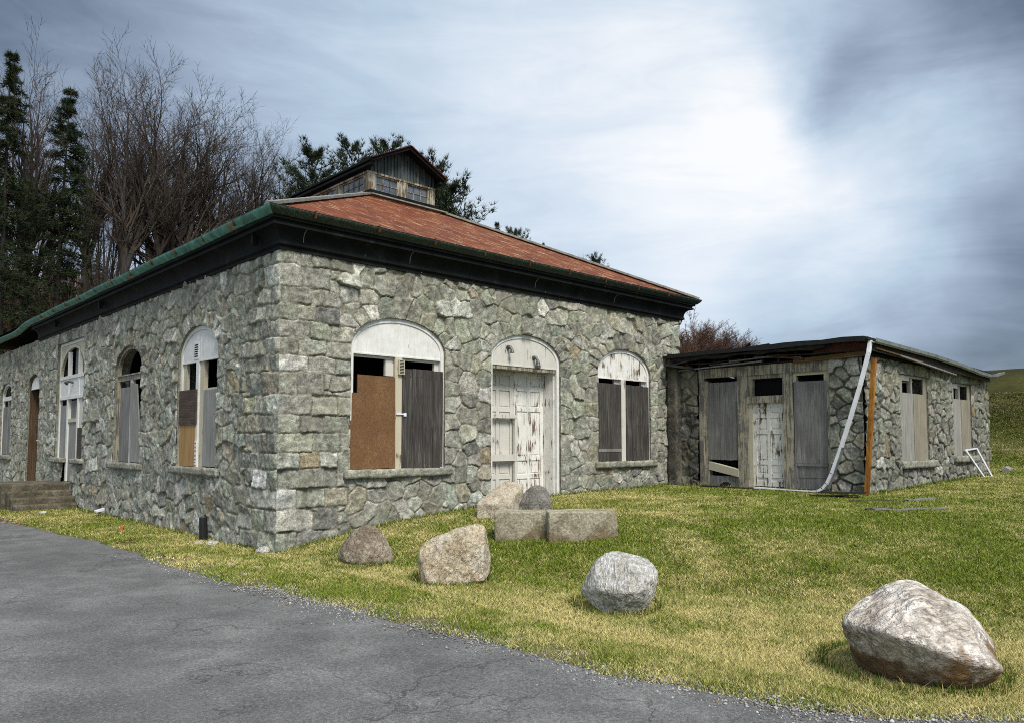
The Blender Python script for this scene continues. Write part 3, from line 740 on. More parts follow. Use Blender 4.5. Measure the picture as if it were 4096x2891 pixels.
wl = stone_wall('apron_wall', fr, grid(12.62, 13.5, .03), grid(.63, 1.17, .03), [], 51, stone, w, (.34, .26)); wl2 = stone_wall('apron_wall', fr, grid(10.8, 11.58, .03), grid(.63, 1.17, .03), [], 52, stone, w, (.34, .26))
rough_slab('sill', fr, 12.55, 13.75, 1.16, 1.285, -.2, .12, stone, w, 12, .015); rough_slab('sill', fr, 10.6, 11.58, 1.16, 1.285, -.2, .12, stone, w, 13, .015)
# narrow side door and far window
L4['tz'] = 3.36; L4['tm'] = white
w = window(fr, L4, 'narrow arched doorway with bare brown jambs', name='doorway'); w.data.materials[0] = M_wood('bare_brown_timber', (.04, .024, .014), (.10, .062, .034), (.18, .12, .07))
part('door', brown_wood, w, fr, (15.62, 16.92, .45, 2.7, -.42, -.38)); part('reveal', w.data.materials[0], w, fr, (16.9, 16.93, .45, 3.36, -.4, -.1))
L5['tz'] = 3.2
w = window(fr, L5, 'far arched window with black top and grey boards', False)
part('transom', white, w, fr, (19.5, 21.15, 3.16, 3.30, -.13, -.04)); part('mullion', grey_paint, w, fr, (20.28, 20.40, 1.26, 3.16, -.12, -.05))
planks('board', grey_wood, w, fr, 19.5, 20.28, 1.28, 2.95, -.09, -.05, 2); planks('board', grey_wood, w, fr, 20.40, 21.15, 1.28, 2.95, -.09, -.05, 2)
rough_slab('sill', fr, 19.3, 21.35, 1.12, 1.262, -.2, .10, stone, w, 15, .02)

def nails(par, fr, us, zs, h):
    q = MB()
    for u in us:
        for z in zs:
            a = u+random.uniform(-.012, .012); c = z+random.uniform(-.02, .02); q.fb(fr, a-.009, a+.009, c-.009, c+.009, h, h+.004)
    o = q.build('nail_heads', dark_rust, par); o['kind'] = 'stuff'
bo = {k: [o for o in B.children if o.get('label') == k][0] for k in ('wide arched window with brown chipboard on one side', 'arched window shut with two dark boards')}
nails(bo['wide arched window with brown chipboard on one side'], FRONT, [2.42+i*.235+j for i in range(4) for j in (0, .13)], (1.36, 2.0, 2.9), -.019)
nails(bo['arched window shut with two dark boards'], FRONT, [7.8, 8.1, 8.4, 8.58]+[8.85+i*.22+j for i in range(4) for j in (0, .12)], (1.36, 2.1, 2.95), -.019)
# ================================================================== annex
A_ = empty('stone_annex', (14.9, -2.4, .6), 'low flat-roofed stone annex with a rotting roof edge and boarded front', 'building')
def aparent(o):
    o.parent = A_; o.matrix_parent_inverse = Matrix.Translation(-Vector(A_.location)); return o
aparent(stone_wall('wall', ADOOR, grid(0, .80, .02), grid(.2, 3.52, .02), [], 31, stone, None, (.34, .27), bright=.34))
aparent(stone_wall('wall', ADOOR, grid(4.06, 4.76, .0155), grid(.2, 3.52, .0155), [], 32, stone, None, (.36, .25), (), .03, .032, (.06, .055, .045), .8, merge=.2))
W1 = dict(u0=1.95, u1=3.72, z0=1.29, zs=3.27, rise=0); W2 = dict(u0=5.50, u1=7.05, z0=1.36, zs=3.26, rise=0)
aparent(stone_wall('wall', ASIDE, grid(0, 8.6, .02), grid(.2, 3.52, .02), [W1, W2], 33, stone, None, (.28, .24), (), .034, .034, (.045, .041, .035), .62, merge=.15))
m = MB(); m.box((18.9, -4.7, .2), (19.2, 0, 3.5)).box((11.05, -.05, .2), (19.2, 0, 3.5)); bw = m.build('wall', stone)
a = bw.data.color_attributes.new('Col', 'FLOAT_COLOR', 'POINT'); a.data.foreach_set('color', np.tile((.2, .195, .16, 1), len(bw.data.vertices)).astype(np.float32)); aparent(bw)
m = MB(); m.box((10.9, -4.4, .4), (18.9, -.1, .5)); aparent(m.build('floor', black_hole))
aparent(rough_slab('stone_pier', ADOOR, .03, .32, .3, 3.84, -.02, .24, stone, None, 77, .035, .05, (.055, .05, .042)))
f = ADOOR
woodwork = part('storefront', grey_paint, None, f, (.80, .93, .6, 3.27, -.18, -.02), (3.98, 4.06, .6, 3.27, -.18, -.02), (.80, 4.06, 3.27, 3.49, -.2, -.01), (.93, 1.03, .6, 3.2, -.22, -.06)); aparent(woodwork)
tag(woodwork, 'timber front with beam, posts, door and board panels')
part('post', grey_paint, woodwork, f, (1.84, 2.10, .6, 3.27, -.20, -.02)); part('post', grey_paint, woodwork, f, (2.97, 3.20, .6, 3.27, -.20, -.02))
part('post', cream, woodwork, f, (2.10, 2.20, .6, 2.62, -.20, -.06))
part('transom', grey_paint, woodwork, f, (2.10, 2.97, 2.62, 2.78, -.2, -.01), (2.10, 2.97, 3.18, 3.27, -.2, -.05), (2.10, 2.22, 2.78, 3.18, -.2, -.05))
q = MB(); q.fb(f, 2.22, 2.97, 2.78, 3.18, -.17, -.16); q.build('transom_pane', glass, woodwork); woodwork.children[-1].data.materials[0] = black_hole
panel_door('door', f, 2.20, 2.97, .72, 2.62, -.10, white_flaked, woodwork, [.33, .40, .95, .5, .4], label='narrow panelled door with flaked white paint', st=.075)
part('doorstep', concrete, woodwork, f, (2.1, 2.97, .5, .70, -.2, .02))
planks('board', grey_wood, woodwork, f, 1.03, 1.84, 1.30, 3.15, -.10, -.055, 5, .006)
q = MB(); q.hexa([f.p(*a) for a in ((1.03, 1.08, -.1), (1.84, .93, -.05), (1.84, 1.10, -.05), (1.03, 1.27, -.1), (1.03, 1.06, -.06), (1.84, .91, -.01), (1.84, 1.08, -.01), (1.03, 1.25, -.06))]); q.build('loose_board', cream, woodwork)
part('lower_panel', grey_wood, woodwork, f, (1.03, 1.84, .5, .92, -.12, -.07))
planks('board', grey_wood, woodwork, f, 3.22, 3.99, 1.26, 3.06, -.09, -.055, 1); part('sash', cream, woodwork, f, (3.20, 3.98, 3.20, 3.27, -.17, -.07), (3.20, 3.27, 3.06, 3.2, -.17, -.07), (3.9, 3.98, 3.06, 3.2, -.17, -.07))
part('lower_panel', grey_wood, woodwork, f, (3.20, 3.98, .5, 1.26, -.12, -.06), (3.22, 3.96, 1.20, 1.255, -.06, -.03), (3.2, 3.27, .5, 1.2, -.06, -.03), (3.27, 3.96, .7, .72, -.06, -.05), (3.27, 3.96, .95, .965, -.06, -.05))
tm = MB()
for k in range(9):
    aa = 1.30+k*.042; tm.fb(f, aa, aa+.04, .60, .60+.17*math.sin(math.pi*(k+.7)/10)+.03*random.random(), -.03, .05)
tm.build('rubble_heap', tar, woodwork)
# annex side windows
for op, lab, sd in ((W1, 'boarded side window nearer the corner', 61), (W2, 'boarded side window farther from the corner', 62)):
    f2 = ASIDE; c = (op['u0']+op['u1'])/2; z0, z1 = op['z0'], op['zs']
    w = part('window', pale_wood, None, f2, (op['u0'], op['u1'], z1-.06, z1, -.12, -.02), (op['u0'], op['u0']+.10, z0, z1-.06, -.12, -.02), (op['u1']-.10, op['u1'], z0, z1-.06, -.12, -.02)); aparent(w); tag(w, lab)
    part('mullion', pale_wood, w, f2, (c-.05, c+.05, z0, z1-.06, -.12, -.035))
    part('board', pale_wood, w, f2, (op['u0']+.03, c-.012, z0+.005, z1-.42, -.03, -.005), (op['u0']+.03, op['u0']+.22, z1-.42, z1-.02, -.03, -.006), (op['u0']+.22, c-.2, z1-.14, z1-.02, -.03, -.006))
    part('board', M_wood('buff_board', (.15, .13, .095), (.255, .23, .175), (.36, .335, .27)) if sd == 61 else bpy.data.materials['buff_board'], w, f2, (c+.012, op['u1']-.03, z0+.005, z1-.42, -.028, -.002), (op['u1']-.22, op['u1']-.03, z1-.42, z1-.02, -.028, -.003))
    rough_slab('sill', f2, op['u0']-.06, op['u1']+.3, z0-.16, z0+.0, -.2, .12, stone, w, sd, .02)
# annex roof: sagging deck, ragged boards, dark rafters
zf = lambda x: 3.80-.026*(x-10.5)
q = MB(); xs = np.linspace(10.25, 19.3, 30)
for a, b in zip(xs, xs[1:]):
    for y0, y1 in ((-5.02, -2.5), (-2.5, .0)):
        q.hexa([(a, y0, zf(a)), (b, y0, zf(b)), (b, y1, zf(b)), (a, y1, zf(a)), (a, y0, zf(a)+.05), (b, y0, zf(b)+.05), (b, y1, zf(b)+.05), (a, y1, zf(a)+.05)])
rr = aparent(q.build('roof', tar)); tag(rr, 'sagging flat roof with broken edge')
random.seed(5)
for i in range(12):                        # rafters behind the broken edge
    y = -4.6+i*.41; q = MB(); q.box((10.52, y, 3.52), (13, y+.05, 3.77)); q.build('rafter', rot_wood, rr)
q = MB(); q.box((10.58, -3.9, 3.5), (10.95, -.3, 3.53)); q.build('wall_plate', rot_wood, rr)
def ragged(name, mat, a, b, z0, z1, x0, x1, n=14, amp=.05):
    q = MB(); ys = np.linspace(a, b, n+1); lo = [z0+random.uniform(-amp, amp)*.6 for _ in ys]; hi = [z1+random.uniform(-amp, amp) for _ in ys]
    for i in range(n):
        q.hexa([(x0, ys[i], lo[i]), (x1, ys[i], lo[i]), (x1, ys[i+1], lo[i+1]), (x0, ys[i+1], lo[i+1]), (x0, ys[i], hi[i]), (x1, ys[i], hi[i]), (x1, ys[i+1], hi[i+1]), (x0, ys[i+1], hi[i+1])])
    return q.build(name, mat, rr)
ragged('roof_edge', tar, -.15, -4.95, 3.78, 3.885, 10.22, 10.40, 11, .016)
ragged('roof_edge', rot_wood, -.2, -4.1, 3.70, 3.80, 10.30, 10.42, 13, .045)
q = MB(); q.box((10.49, -4.9, 3.60), (10.53, -3.78, 3.80)); q.build('fascia', red_wood, rr)
q = MB(); q.hexa([(10.5, -4.85, 3.50), (10.56, -4.85, 3.50), (10.56, -3.3, 3.46), (10.5, -3.3, 3.46), (10.5, -4.85, 3.60), (10.56, -4.85, 3.60), (10.56, -3.3, 3.55), (10.5, -3.3, 3.55)]); q.build('fascia', M_wood('ochre_board', (.05, .03, .013), (.12, .075, .032), (.24, .17, .09), (3, 3, 40)), rr)
for k in range(9):                         # hanging splinters and slats
    y = random.uniform(-3.9, -.5); L = random.uniform(.5, 1.4); z = random.uniform(3.53, 3.76)
    q = MB(); q.bar((10.45+random.uniform(-.1, .1), y, z), (10.5, y-L, z+random.uniform(-.14, .12)), random.uniform(.02, .05), .10, (1, 0, 0)); q.build('broken_slat', random.choice([rot_wood, rot_wood, red_wood, grey_wood]), rr)
q = MB(); q.bar((10.42, -.35, 3.48), (10.40, -2.6, 3.545), .03, .05, (1, 0, 0)); q.build('broken_slat', grey_wood, rr)
q = MB(); q.bar((10.35, -.45, 3.78), (10.45, -.75, 3.48), .03, .12, (1, 0, 0)); q.build('broken_slat', red_wood, rr)
q = MB(); q.bar((10.2, -.1, 3.62), (10.5, -.75, 3.50), .35, .06); q.bar((10.25, -.15, 3.58), (10.4, -.9, 3.72), .2, .03); q.build('torn_roofing', tar, rr)
q = MB(); q.bar((10.3, -2.3, 3.87), (10.5, -2.75, 3.93), .16, .02); q.bar((10.32, -2.2, 3.86), (10.4, -2.32, 3.97), .02, .12, (1, 0, 0)); q.build('torn_roofing', tar, rr)
q = MB(); xs = np.linspace(10.55, 18.7, 24)
for a, b in zip(xs, xs[1:]): q.hexa([(a, -4.98, zf(a)-.20), (b, -4.98, zf(b)-.20), (b, -4.95, zf(b)-.20), (a, -4.95, zf(a)-.20), (a, -4.98, zf(a)+.02), (b, -4.98, zf(b)+.02), (b, -4.95, zf(b)+.02), (a, -4.95, zf(a)+.02)])
q.build('fascia', rot_wood, rr)
q = MB(); q.bar((12.0, -5.0, 3.60), (15.6, -5.02, 3.40), .03, .07, (0, 1, 0)); q.build('broken_slat', grey_wood, rr)
q = MB(); q.bar((10.7, -4.985, 3.66), (13.4, -4.985, 3.56), .03, .06, (0, 1, 0)); q.build('fascia_trim', bpy.data.materials['ochre_board'], rr)
q = MB(); q.box((10.62, -4.76, 3.5), (19.2, -4.5, 3.6)); q.build('wall_plate', rot_wood, rr)
gz_pts = [(10.45, 3.83), (12, 3.80), (14, 3.76), (16, 3.68), (17.6, 3.58), (18.4, 3.56), (19.0, 3.61), (19.7, 3.72)]
q = MB(); prof = [(0, .0), (.015, -.07), (.06, -.09), (.10, -.06), (.11, .01), (.095, .012)]
for (x0, z0), (x1, z1) in zip(gz_pts, gz_pts[1:]):
    for (a, b), (c, d) in zip(prof, prof[1:]): q.face([(x0, -5.0-a, z0+b), (x1, -5.0-a, z1+b), (x1, -5.0-c, z1+d), (x0, -5.0-c, z0+d)])
aparent(q.build('gutter', alu_dull, fix=False))
# ================================================================== ground
EY = np.array([-40, -16, -12.5, -11, -9.91, -9.28, -8.62, -7.8, -7.33, -6.79, -6.25, -5.3, -4.76, -2.96, -1.59, -.33, 1.47, 3.66, 4.78, 9.14, 30, 60.])
EX = np.array([30, 9, 3.6, 1.5, .03, -.55, -.81, -.98, -1.10, -1.07, -1.12, -1.29, -1.33, -1.38, -1.60, -1.66, -1.56, -1.61, -1.78, -2.04, -3.2, -4.])
def road_edge(y): return np.interp(y, EY, EX)
def rough_edge(y): return road_edge(y)+.10*fbm(y*1.1, y*0+3, 71, 3)+.05*fbm(y*6, y*0+9, 72, 3)
def ground_z(x, y):
    x = np.asarray(x, float); y = np.asarray(y, float)
    q = np.maximum(x+.35*np.minimum(y, 0), 0)*(1-.999*sstep(.5, 3., y)*(x < 3))
    z = .68*(1-np.exp(-q/3.4)) + .016*np.maximum(0, x-10.6)*(x < 22) + .18*(x >= 22)
    hill = np.clip((y-25.5+1.6*fbm(x*.08, y*.08, 81, 3))*.52, 0, None); hill = 16*(1-np.exp(-hill/11.))*(1-.55*sstep(25, 60, x))
    bank = np.clip((x-22.6-.03*y+.6*fbm(x*.1, y*.1, 82, 2))*.33, 0, None); bank = 5.75*(1-np.exp(-(bank/4.4)**1.35))
    z = z+np.maximum(hill, bank)
    z = z+.018*fbm(x*1.3, y*1.3, 83, 3)*sstep(0, .6, x-road_edge(y))
    z = np.where(x < road_edge(y)-.05, -.035, z)
    return z
def straw(x, y):
    d = x-road_edge(y)
    s = .40+.55*fbm(x*.55, y*.55, 91, 4)+.75*fbm(x*2.6, y*2.6, 92, 4, .65)
    s = s+.60*np.exp(-np.abs(d-1.)/1.3)*(x > -.2) - .30*np.exp(-((x-1.2)**2+(y+2.6)**2)/3.5) - .25*np.exp(-((x-7)**2+(y+6)**2)/9)
    return np.clip(s, 0, 1)
def litter(x, y): return np.clip(np.maximum(sstep(24.5, 27.5, y), 0), 0, 1)
gx = np.concatenate([-np.geomspace(400, 9, 26), grid(-8, 26, .17), np.geomspace(27, 46, 34), np.geomspace(48, 700, 24)])
gy = np.concatenate([-np.geomspace(500, 15, 24), grid(-14, 9, .17), grid(9.5, 60, .8), np.geomspace(62, 800, 24)])
X, Y = np.meshgrid(gx, gy, indexing='ij'); x, y = X.ravel(), Y.ravel()
st = straw(x, y)[:, None]; g_green = np.array((.095, .135, .013)); g_straw = np.array((.27, .225, .105))
gc = g_green*(1-st)+g_straw*st
lt = litter(x, y)[:, None]; lc = np.array((.15, .092, .055))*(1+.7*fbm(x*.6, y*.6, 95, 4))[:, None]
bankm = (sstep(21, 30, x)*(y < 24.5))[:, None]; gc = gc*(1-bankm)+np.array((.050, .047, .011))*(1+.8*fbm(x*.25, y*.45, 96, 5))[:, None]*bankm
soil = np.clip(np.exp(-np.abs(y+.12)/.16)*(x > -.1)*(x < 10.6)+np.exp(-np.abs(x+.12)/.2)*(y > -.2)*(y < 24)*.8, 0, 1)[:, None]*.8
bare = (np.exp(-np.abs(x-road_edge(y)-.35)/.4)*np.clip(fbm(x*1.6, y*1.6, 97, 4)*1.5, 0, 1)*(y < 3))[:, None]
gc = gc*(1-bare)+np.array((.30, .24, .15))*bare
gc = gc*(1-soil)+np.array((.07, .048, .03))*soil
gc = gc*(1-lt)+lc*lt
I = np.arange(len(x)).reshape(X.shape); Fq = np.stack([I[:-1, :-1], I[1:, :-1], I[1:, 1:], I[:-1, 1:]], -1).reshape(-1, 4)
def _ground(t):
    p = t.pos(); c = t.attr(); n = t.noise(p, 42, 5, .75); m = t.noise(p, 6, 5, .7); k = t.noise(p, 1.4, 5, .7)
    c = t.mix(1., c, t.ramp(n, [(.28, .35), (.5, .95), (.72, 1.7)]), 'MULTIPLY'); c = t.mix(1., c, t.ramp(m, [(.3, .65), (.7, 1.35)]), 'MULTIPLY')
    c = t.mix(1., c, t.ramp(k, [(.3, .75), (.7, 1.25)]), 'MULTIPLY')
    return {'Base Color': c, 'Normal': t.bump(n, .9, .05)}
ground = link('ground', fast_mesh('ground', np.stack([x, y, ground_z(x, y)], 1), Fq, np.clip(gc, .005, 1)), material('turf', _ground, .95, .1), None, True)
tag(ground, None, kind='structure')
# road
ry = np.concatenate([-np.geomspace(40, 13, 30), grid(-12.9, 12, .05), np.geomspace(12.2, 60, 50)]); nx = 60
ex = rough_edge(ry); tt = np.linspace(0, 1, nx)**2.2
RX = ex[:, None]*(1-tt)-40*tt[None]*np.ones_like(ex)[:, None]; RY = np.repeat(ry[:, None], nx, 1)
RZ = .006+.012*fbm(RX*.7, RY*.7, 61, 3)-.035*(tt[None] == 0)
I = np.arange(RX.size).reshape(RX.shape); Fq = np.stack([I[:-1, 1:], I[1:, 1:], I[1:, :-1], I[:-1, :-1]], -1).reshape(-1, 4)
def _road(t):
    p = t.pos(); n = t.noise(p, 170, 3, .75); m = t.noise(p, 1.3, 6, .65); k = t.noise(p, 38, 5, .75); w = t.noise(p, .5, 3, .6)
    c = t.ramp(m, [(.3, (.095, .095, .093)), (.48, (.13, .129, .126)), (.66, (.185, .183, .177))])
    c = t.mix(1., c, t.ramp(k, [(.28, .45), (.5, 1.), (.72, 1.6)]), 'MULTIPLY')
    c = t.mix(1., c, t.ramp(n, [(.3, .4), (.5, 1.), (.7, 1.8)]), 'MULTIPLY')
    sp = t.voro(p, 24, 'F1'); c = t.mix(t.ramp(sp, [(.09, .75), (.15, 0.)]), c, (.36, .355, .34)); c = t.mix(t.ramp(t.voro(t.map(p, (1, 1, 1), (0, 0, 0), (3, 7, 0)), 17), [(.07, .7), (.12, 0.)]), c, (.035, .035, .034))
    c = t.mix(t.ramp(t.noise(p, .33, 3, .6), [(.54, 0.), (.57, .28)]), c, (.07, .07, .068))
    d = t.add('ShaderNodeVectorMath', operation='ADD'); t.put(d.inputs[0], p)
    nv = t.add('ShaderNodeTexNoise'); t.put(nv.inputs['Vector'], p); nv.inputs['Scale'].default_value = 2.3; nv.inputs['Detail'].default_value = 6; t.l.new(nv.outputs['Color'], d.inputs[1])
    cr = t.voro(d.outputs[0], .62, 'DISTANCE_TO_EDGE'); cm = t.math('MULTIPLY', t.ramp(cr, [(.0, 1.), (.012, 0.)]), t.ramp(w, [(.47, 0.), (.53, 1.)]))
    cr2 = t.voro(d.outputs[0], 2.1, 'DISTANCE_TO_EDGE'); cm2 = t.math('MULTIPLY', t.ramp(cr2, [(.0, 1.), (.02, 0.)]), t.ramp(t.noise(p, .45, 2), [(.56, 0.), (.6, 1.)]))
    cm = t.math('MAXIMUM', cm, cm2); c = t.mix(t.math('MULTIPLY', cm, .45), c, (.022, .021, .02))
    h = t.math('SUBTRACT', t.math('ADD', k, t.math('MULTIPLY', n, .6)), t.math('MULTIPLY', cm, 1.5))
    return {'Base Color': c, 'Normal': t.bump(h, .6, .012)}
tag(link('road', fast_mesh('road', np.stack([RX.ravel(), RY.ravel(), RZ.ravel()], 1), Fq), material('old_asphalt', _road, .88, .25), None, True), None, kind='structure')
# ------------------------------------------------------------------ rocks
def hull_planes(P):
    bm = bmesh.new(); [bm.verts.new(p) for p in P]; bmesh.ops.convex_hull(bm, input=bm.verts)
    bm.normal_update(); pl = [(f.normal.copy(), f.normal.dot(f.verts[0].co)) for f in bm.faces]; bm.free()
    return np.array([tuple(n) for n, d in pl]), np.array([d for n, d in pl])
def ico(sub):
    bm = bmesh.new(); bmesh.ops.create_icosphere(bm, subdivisions=sub, radius=1); V = np.array([v.co[:] for v in bm.verts]); F = np.array([[v.index for v in f.verts] for f in bm.faces]); bm.free(); return V, F
ICO = {k: ico(k) for k in (3, 4, 6)}
def rock(name, base, pts, mat, label, cat, seed, sharp=16, rough=.035, sub=6, group=None, rot=None, fine=.6):
    P = np.array(pts, float); c = P.mean(0)
    n, d = hull_planes([tuple(p-c) for p in P]); D, F = ICO[sub]
    flip = d < 0; n[flip] *= -1; d[flip] *= -1
    ok = d > 1e-3; n, d = n[ok], d[ok]
    dots = np.clip(D@n.T, 1e-6, None)/d; r = 1/((dots**sharp).sum(1)**(1/sharp))
    V = D*r[:, None]; S = np.ptp(P, 0).max()
    q = V/S
    disp = fbm3(q[:, 0]*3.2, q[:, 1]*3.2, q[:, 2]*3.2, seed, 5, .5)*rough*S + (1-np.abs(fbm3(q[:, 0]*4, q[:, 1]*4, q[:, 2]*4, seed+40, 4, .55))*2)*rough*S*fine - rough*S*.3*np.clip(fbm3(q[:, 0]*9, q[:, 1]*9, q[:, 2]*9, seed+70, 4, .6), 0, 1)
    V = V+D*disp[:, None]+c
    R3 = np.array([RT[:], FW[:], (0, 0, 1)]); V = V@R3
    o = link(name, fast_mesh(name, V, F), mat, None, True); o.location = base
    if label: tag(o, label, cat, group)
    return o
def gz1(x, y): return float(ground_z(np.array([x]), np.array([y]))[0])
def gp_(x, y, dz=0.): return (x, y, gz1(x, y)+dz)
r_brown = M_rock('brown_boulder_rock', [(.10, .072, .052), (.26, .205, .145), (.46, .40, .30)], (.38, .35, .28), (0, R(80), 0), scale=3.2)
r_tan = M_rock('tan_boulder_rock', [(.29, .21, .125), (.53, .435, .30), (.70, .63, .50)], (.46, .43, .37), (0, R(85), R(20)), ((.26, .12, .035), .5, -.05), scale=2.6)
r_white = M_rock('pale_boulder_rock', [(.31, .30, .27), (.54, .525, .49), (.72, .70, .67)], (.26, .22, .15), (R(20), R(70), 0), scale=2.8)
r_big = M_rock('white_and_rust_boulder_rock', [(.34, .275, .215), (.63, .56, .485), (.80, .765, .71)], (.075, .068, .064), (R(0), R(0), R(35)), ((.18, .10, .036), 1.05, .27), scale=2.1)
r_slab = M_rock('speckled_slab_rock', [(.22, .18, .125), (.42, .36, .27), (.58, .52, .41)], scale=4.5)
r_dark = M_rock('grey_slab_rock', [(.10, .095, .082), (.20, .185, .16), (.32, .305, .27)], (.27, .25, .21), (0, R(30), 0), scale=3.5)
r_conc = M_rock('worn_concrete', [(.18, .15, .10), (.32, .28, .20), (.46, .42, .32)], None, (0, 0, 0), ((.13, .095, .05), .4, .1), scale=3.)
bx, by = .32, -1.95; fx = lambda x_, y_, f_: (x_+FW.x*f_, y_+FW.y*f_)
rock('boulder', (*fx(bx, by, .25), -.0+.06), [(-.39, 0, .05), (-.34, 0, .22), (-.17, 0, .43), (-.01, 0, .50), (.15, 0, .445), (.31, 0, .24), (.39, 0, .05), (0, -.3, -.05), (-.22, -.26, .05), (.16, -.28, .12), (0, -.13, .38), (0, .32, 0), (.12, .22, .3), (-.22, .25, .1), (-.25, -.1, -.15), (.3, -.1, -.15), (.1, .3, -.15)],
     r_brown, 'small brown cone-shaped boulder near the building corner, lowest on the left', 'boulder', 3, 22, .05)
bx, by = fx(.47, -3.80, .05)
rock('boulder', (bx, by, gz1(bx, by)+.02), [(-.43, -.15, .37), (-.35, -.12, .49), (.03, -.16, .59), (.127, -.15, .64), (.27, -.08, .72), (.37, -.08, .68), (.42, 0, .52), (.45, 0, .10), (.36, -.2, .03), (-.30, -.24, -.05), (-.43, -.1, .0), (-.30, .3, .45), (.3, .28, .55), (.4, .3, 0), (-.38, .3, 0), (.36, -.2, .5), (-.4, -.2, .3)],
     r_tan, 'tan flat-faced boulder with an orange stain and a raised right corner', 'boulder', 8, 70, .04)
bx, by = fx(.745, -6.19, .06)
rock('boulder', (bx, by, gz1(bx, by)+.02), [(-.41, 0, .15), (-.385, 0, .27), (-.266, 0, .475), (-.148, 0, .57), (.037, 0, .555), (.26, 0, .495), (.395, 0, .395), (.39, 0, .27), (.31, -.05, .15), (.26, -.1, .03), (.12, -.18, -.03), (-.10, -.2, -.05), (-.3, -.12, .03), (-.05, -.36, .22), (.2, -.34, .25), (-.25, -.28, .25), (.05, -.27, .47), (.22, -.2, .44), (0, .35, .2), (.2, .3, .3), (-.2, .28, .3), (0, .25, -.1), (-.28, -.1, .45)],
     r_white, 'rounded pale grey boulder standing alone in the middle of the lawn', 'boulder', 15, 44, .045)
bx, by = fx(.565, -9.15, -.02)
rock('boulder', (bx, by, -.01), [(-0.602, 0.0, 0.4), (-0.566, 0.02, 0.47), (-0.441, 0.08, 0.54), (-0.27, 0.14, 0.63), (-0.073, 0.16, 0.675), (0.035, 0.16, 0.665), (0.223, 0.14, 0.57), (0.394, 0.1, 0.49), (0.484, 0.03, 0.37), (0.528, 0.0, 0.29), (0.502, -0.02, 0.16), (0.438, -0.04, 0.02), (0.259, -0.16, -0.06), (0.035, -0.22, -0.06), (-0.207, -0.1, -0.03), (-0.351, 0.02, 0.06), (-0.531, 0.0, 0.32), (-0.369, -0.34, 0.4), (-0.136, -0.44, 0.33), (0.152, -0.47, 0.24), (0.367, -0.36, 0.18), (-0.1, -0.16, 0.63), (0.169, -0.2, 0.52), (-0.477, -0.18, 0.44), (-0.01, 0.5, 0.45), (0.259, 0.45, 0.27), (-0.279, 0.45, 0.36), (-0.01, 0.4, -0.1), (0.349, 0.35, -0.1), (-0.279, 0.35, -0.1), (0.394, 0.1, -0.1)],
     r_big, 'largest boulder, white-topped with dark veins and a rust brown underside', 'boulder', 21, 60, .036)
px, py = fx(3.58, -1.28, .1)
rock('stone_slab', (px, py, gz1(px, py)), [(-.42, -.12, .24), (-.38, .1, .3), (.08, .42, .62), (.40, .34, .56), (.14, -.26, .22), (-.44, -.1, -.2), (.15, -.26, -.2), (.45, .4, -.2), (.0, .5, -.2)], r_slab,
     'light speckled stone slab tilted up in front of the white doors', 'stone slab', 27, 26, .03)
px, py = fx(4.12, -1.50, .15)
rock('stone_slab', (px, py, gz1(px, py)), [(-.42, 0, .06), (-.18, .05, .32), (.02, .08, .50), (.22, .08, .49), (.34, .05, .30), (.39, 0, .15), (.34, 0, -.2), (-.4, -.1, -.2), (-.05, -.28, .22), (.2, -.25, .25), (.1, -.3, -.2), (.1, .4, .3), (-.1, .4, -.2), (.3, .3, -.2)], r_dark,
     'dark grey stone slab leaning beside the speckled slab at the doors', 'stone slab', 33, 24, .04)
def block(bxy, w, hh, dd, lab, seed, skew=0, yaw=0.):
    P = [(s*w/2+(skew*(z/hh) if s > 0 else 0), f_, z) for s in (-1, 1) for f_ in (0, dd) for z in (-.15, hh)]
    a, b = math.cos(yaw), math.sin(yaw); P = [(p[0]*a-p[1]*b, p[0]*b+p[1]*a, p[2]) for p in P]
    rock('concrete_block', (*bxy, gz1(*bxy)), P, r_conc, lab, 'concrete block', seed, 40, .016, fine=.5)
block((2.52, -2.86), .80, .44, .5, 'shorter squared concrete block, left half of the broken pair', 41, .06, R(-2))
block((3.05, -3.66), 1.06, .43, .5, 'longer squared concrete block, right half of the broken pair', 47, -.02, R(3))
# small stones
def pebble(x_, y_, s, mat, lab, seed, flat=.6, group=None):
    r_ = np.random.default_rng(seed); pts = r_.normal(0, 1, (14, 3)); pts /= np.linalg.norm(pts, axis=1)[:, None]; pts *= np.array((s, s*.7, s*flat))
    return rock('stone', gp_(x_, y_, s*flat*.45), pts, mat, lab, 'stone', seed, 14, .05, 4, group)
pebble(-.13, .18, .115, r_white, 'fist-sized pale stone lying at the foot of the building corner', 1, .8)
pebble(-.30, 1.72, .15, r_white, 'flat white stone beside the black iron stub', 2, .35)
pebble(-.45, 1.9, .08, r_white, 'small white chip left of the flat white stone by the stub', 3, .5)
pebble(-1.02, -.70, .10, r_tan, 'small flat stone in the grass between the road and the corner', 4, .35)
pebble(-.80, -1.08, .07, r_tan, 'smaller tan stone right of the flat stone near the road', 5, .4)
pebble(-1.18, -1.5, .05, r_white, 'tiny pale pebble at the asphalt edge near the corner', 6, .6)
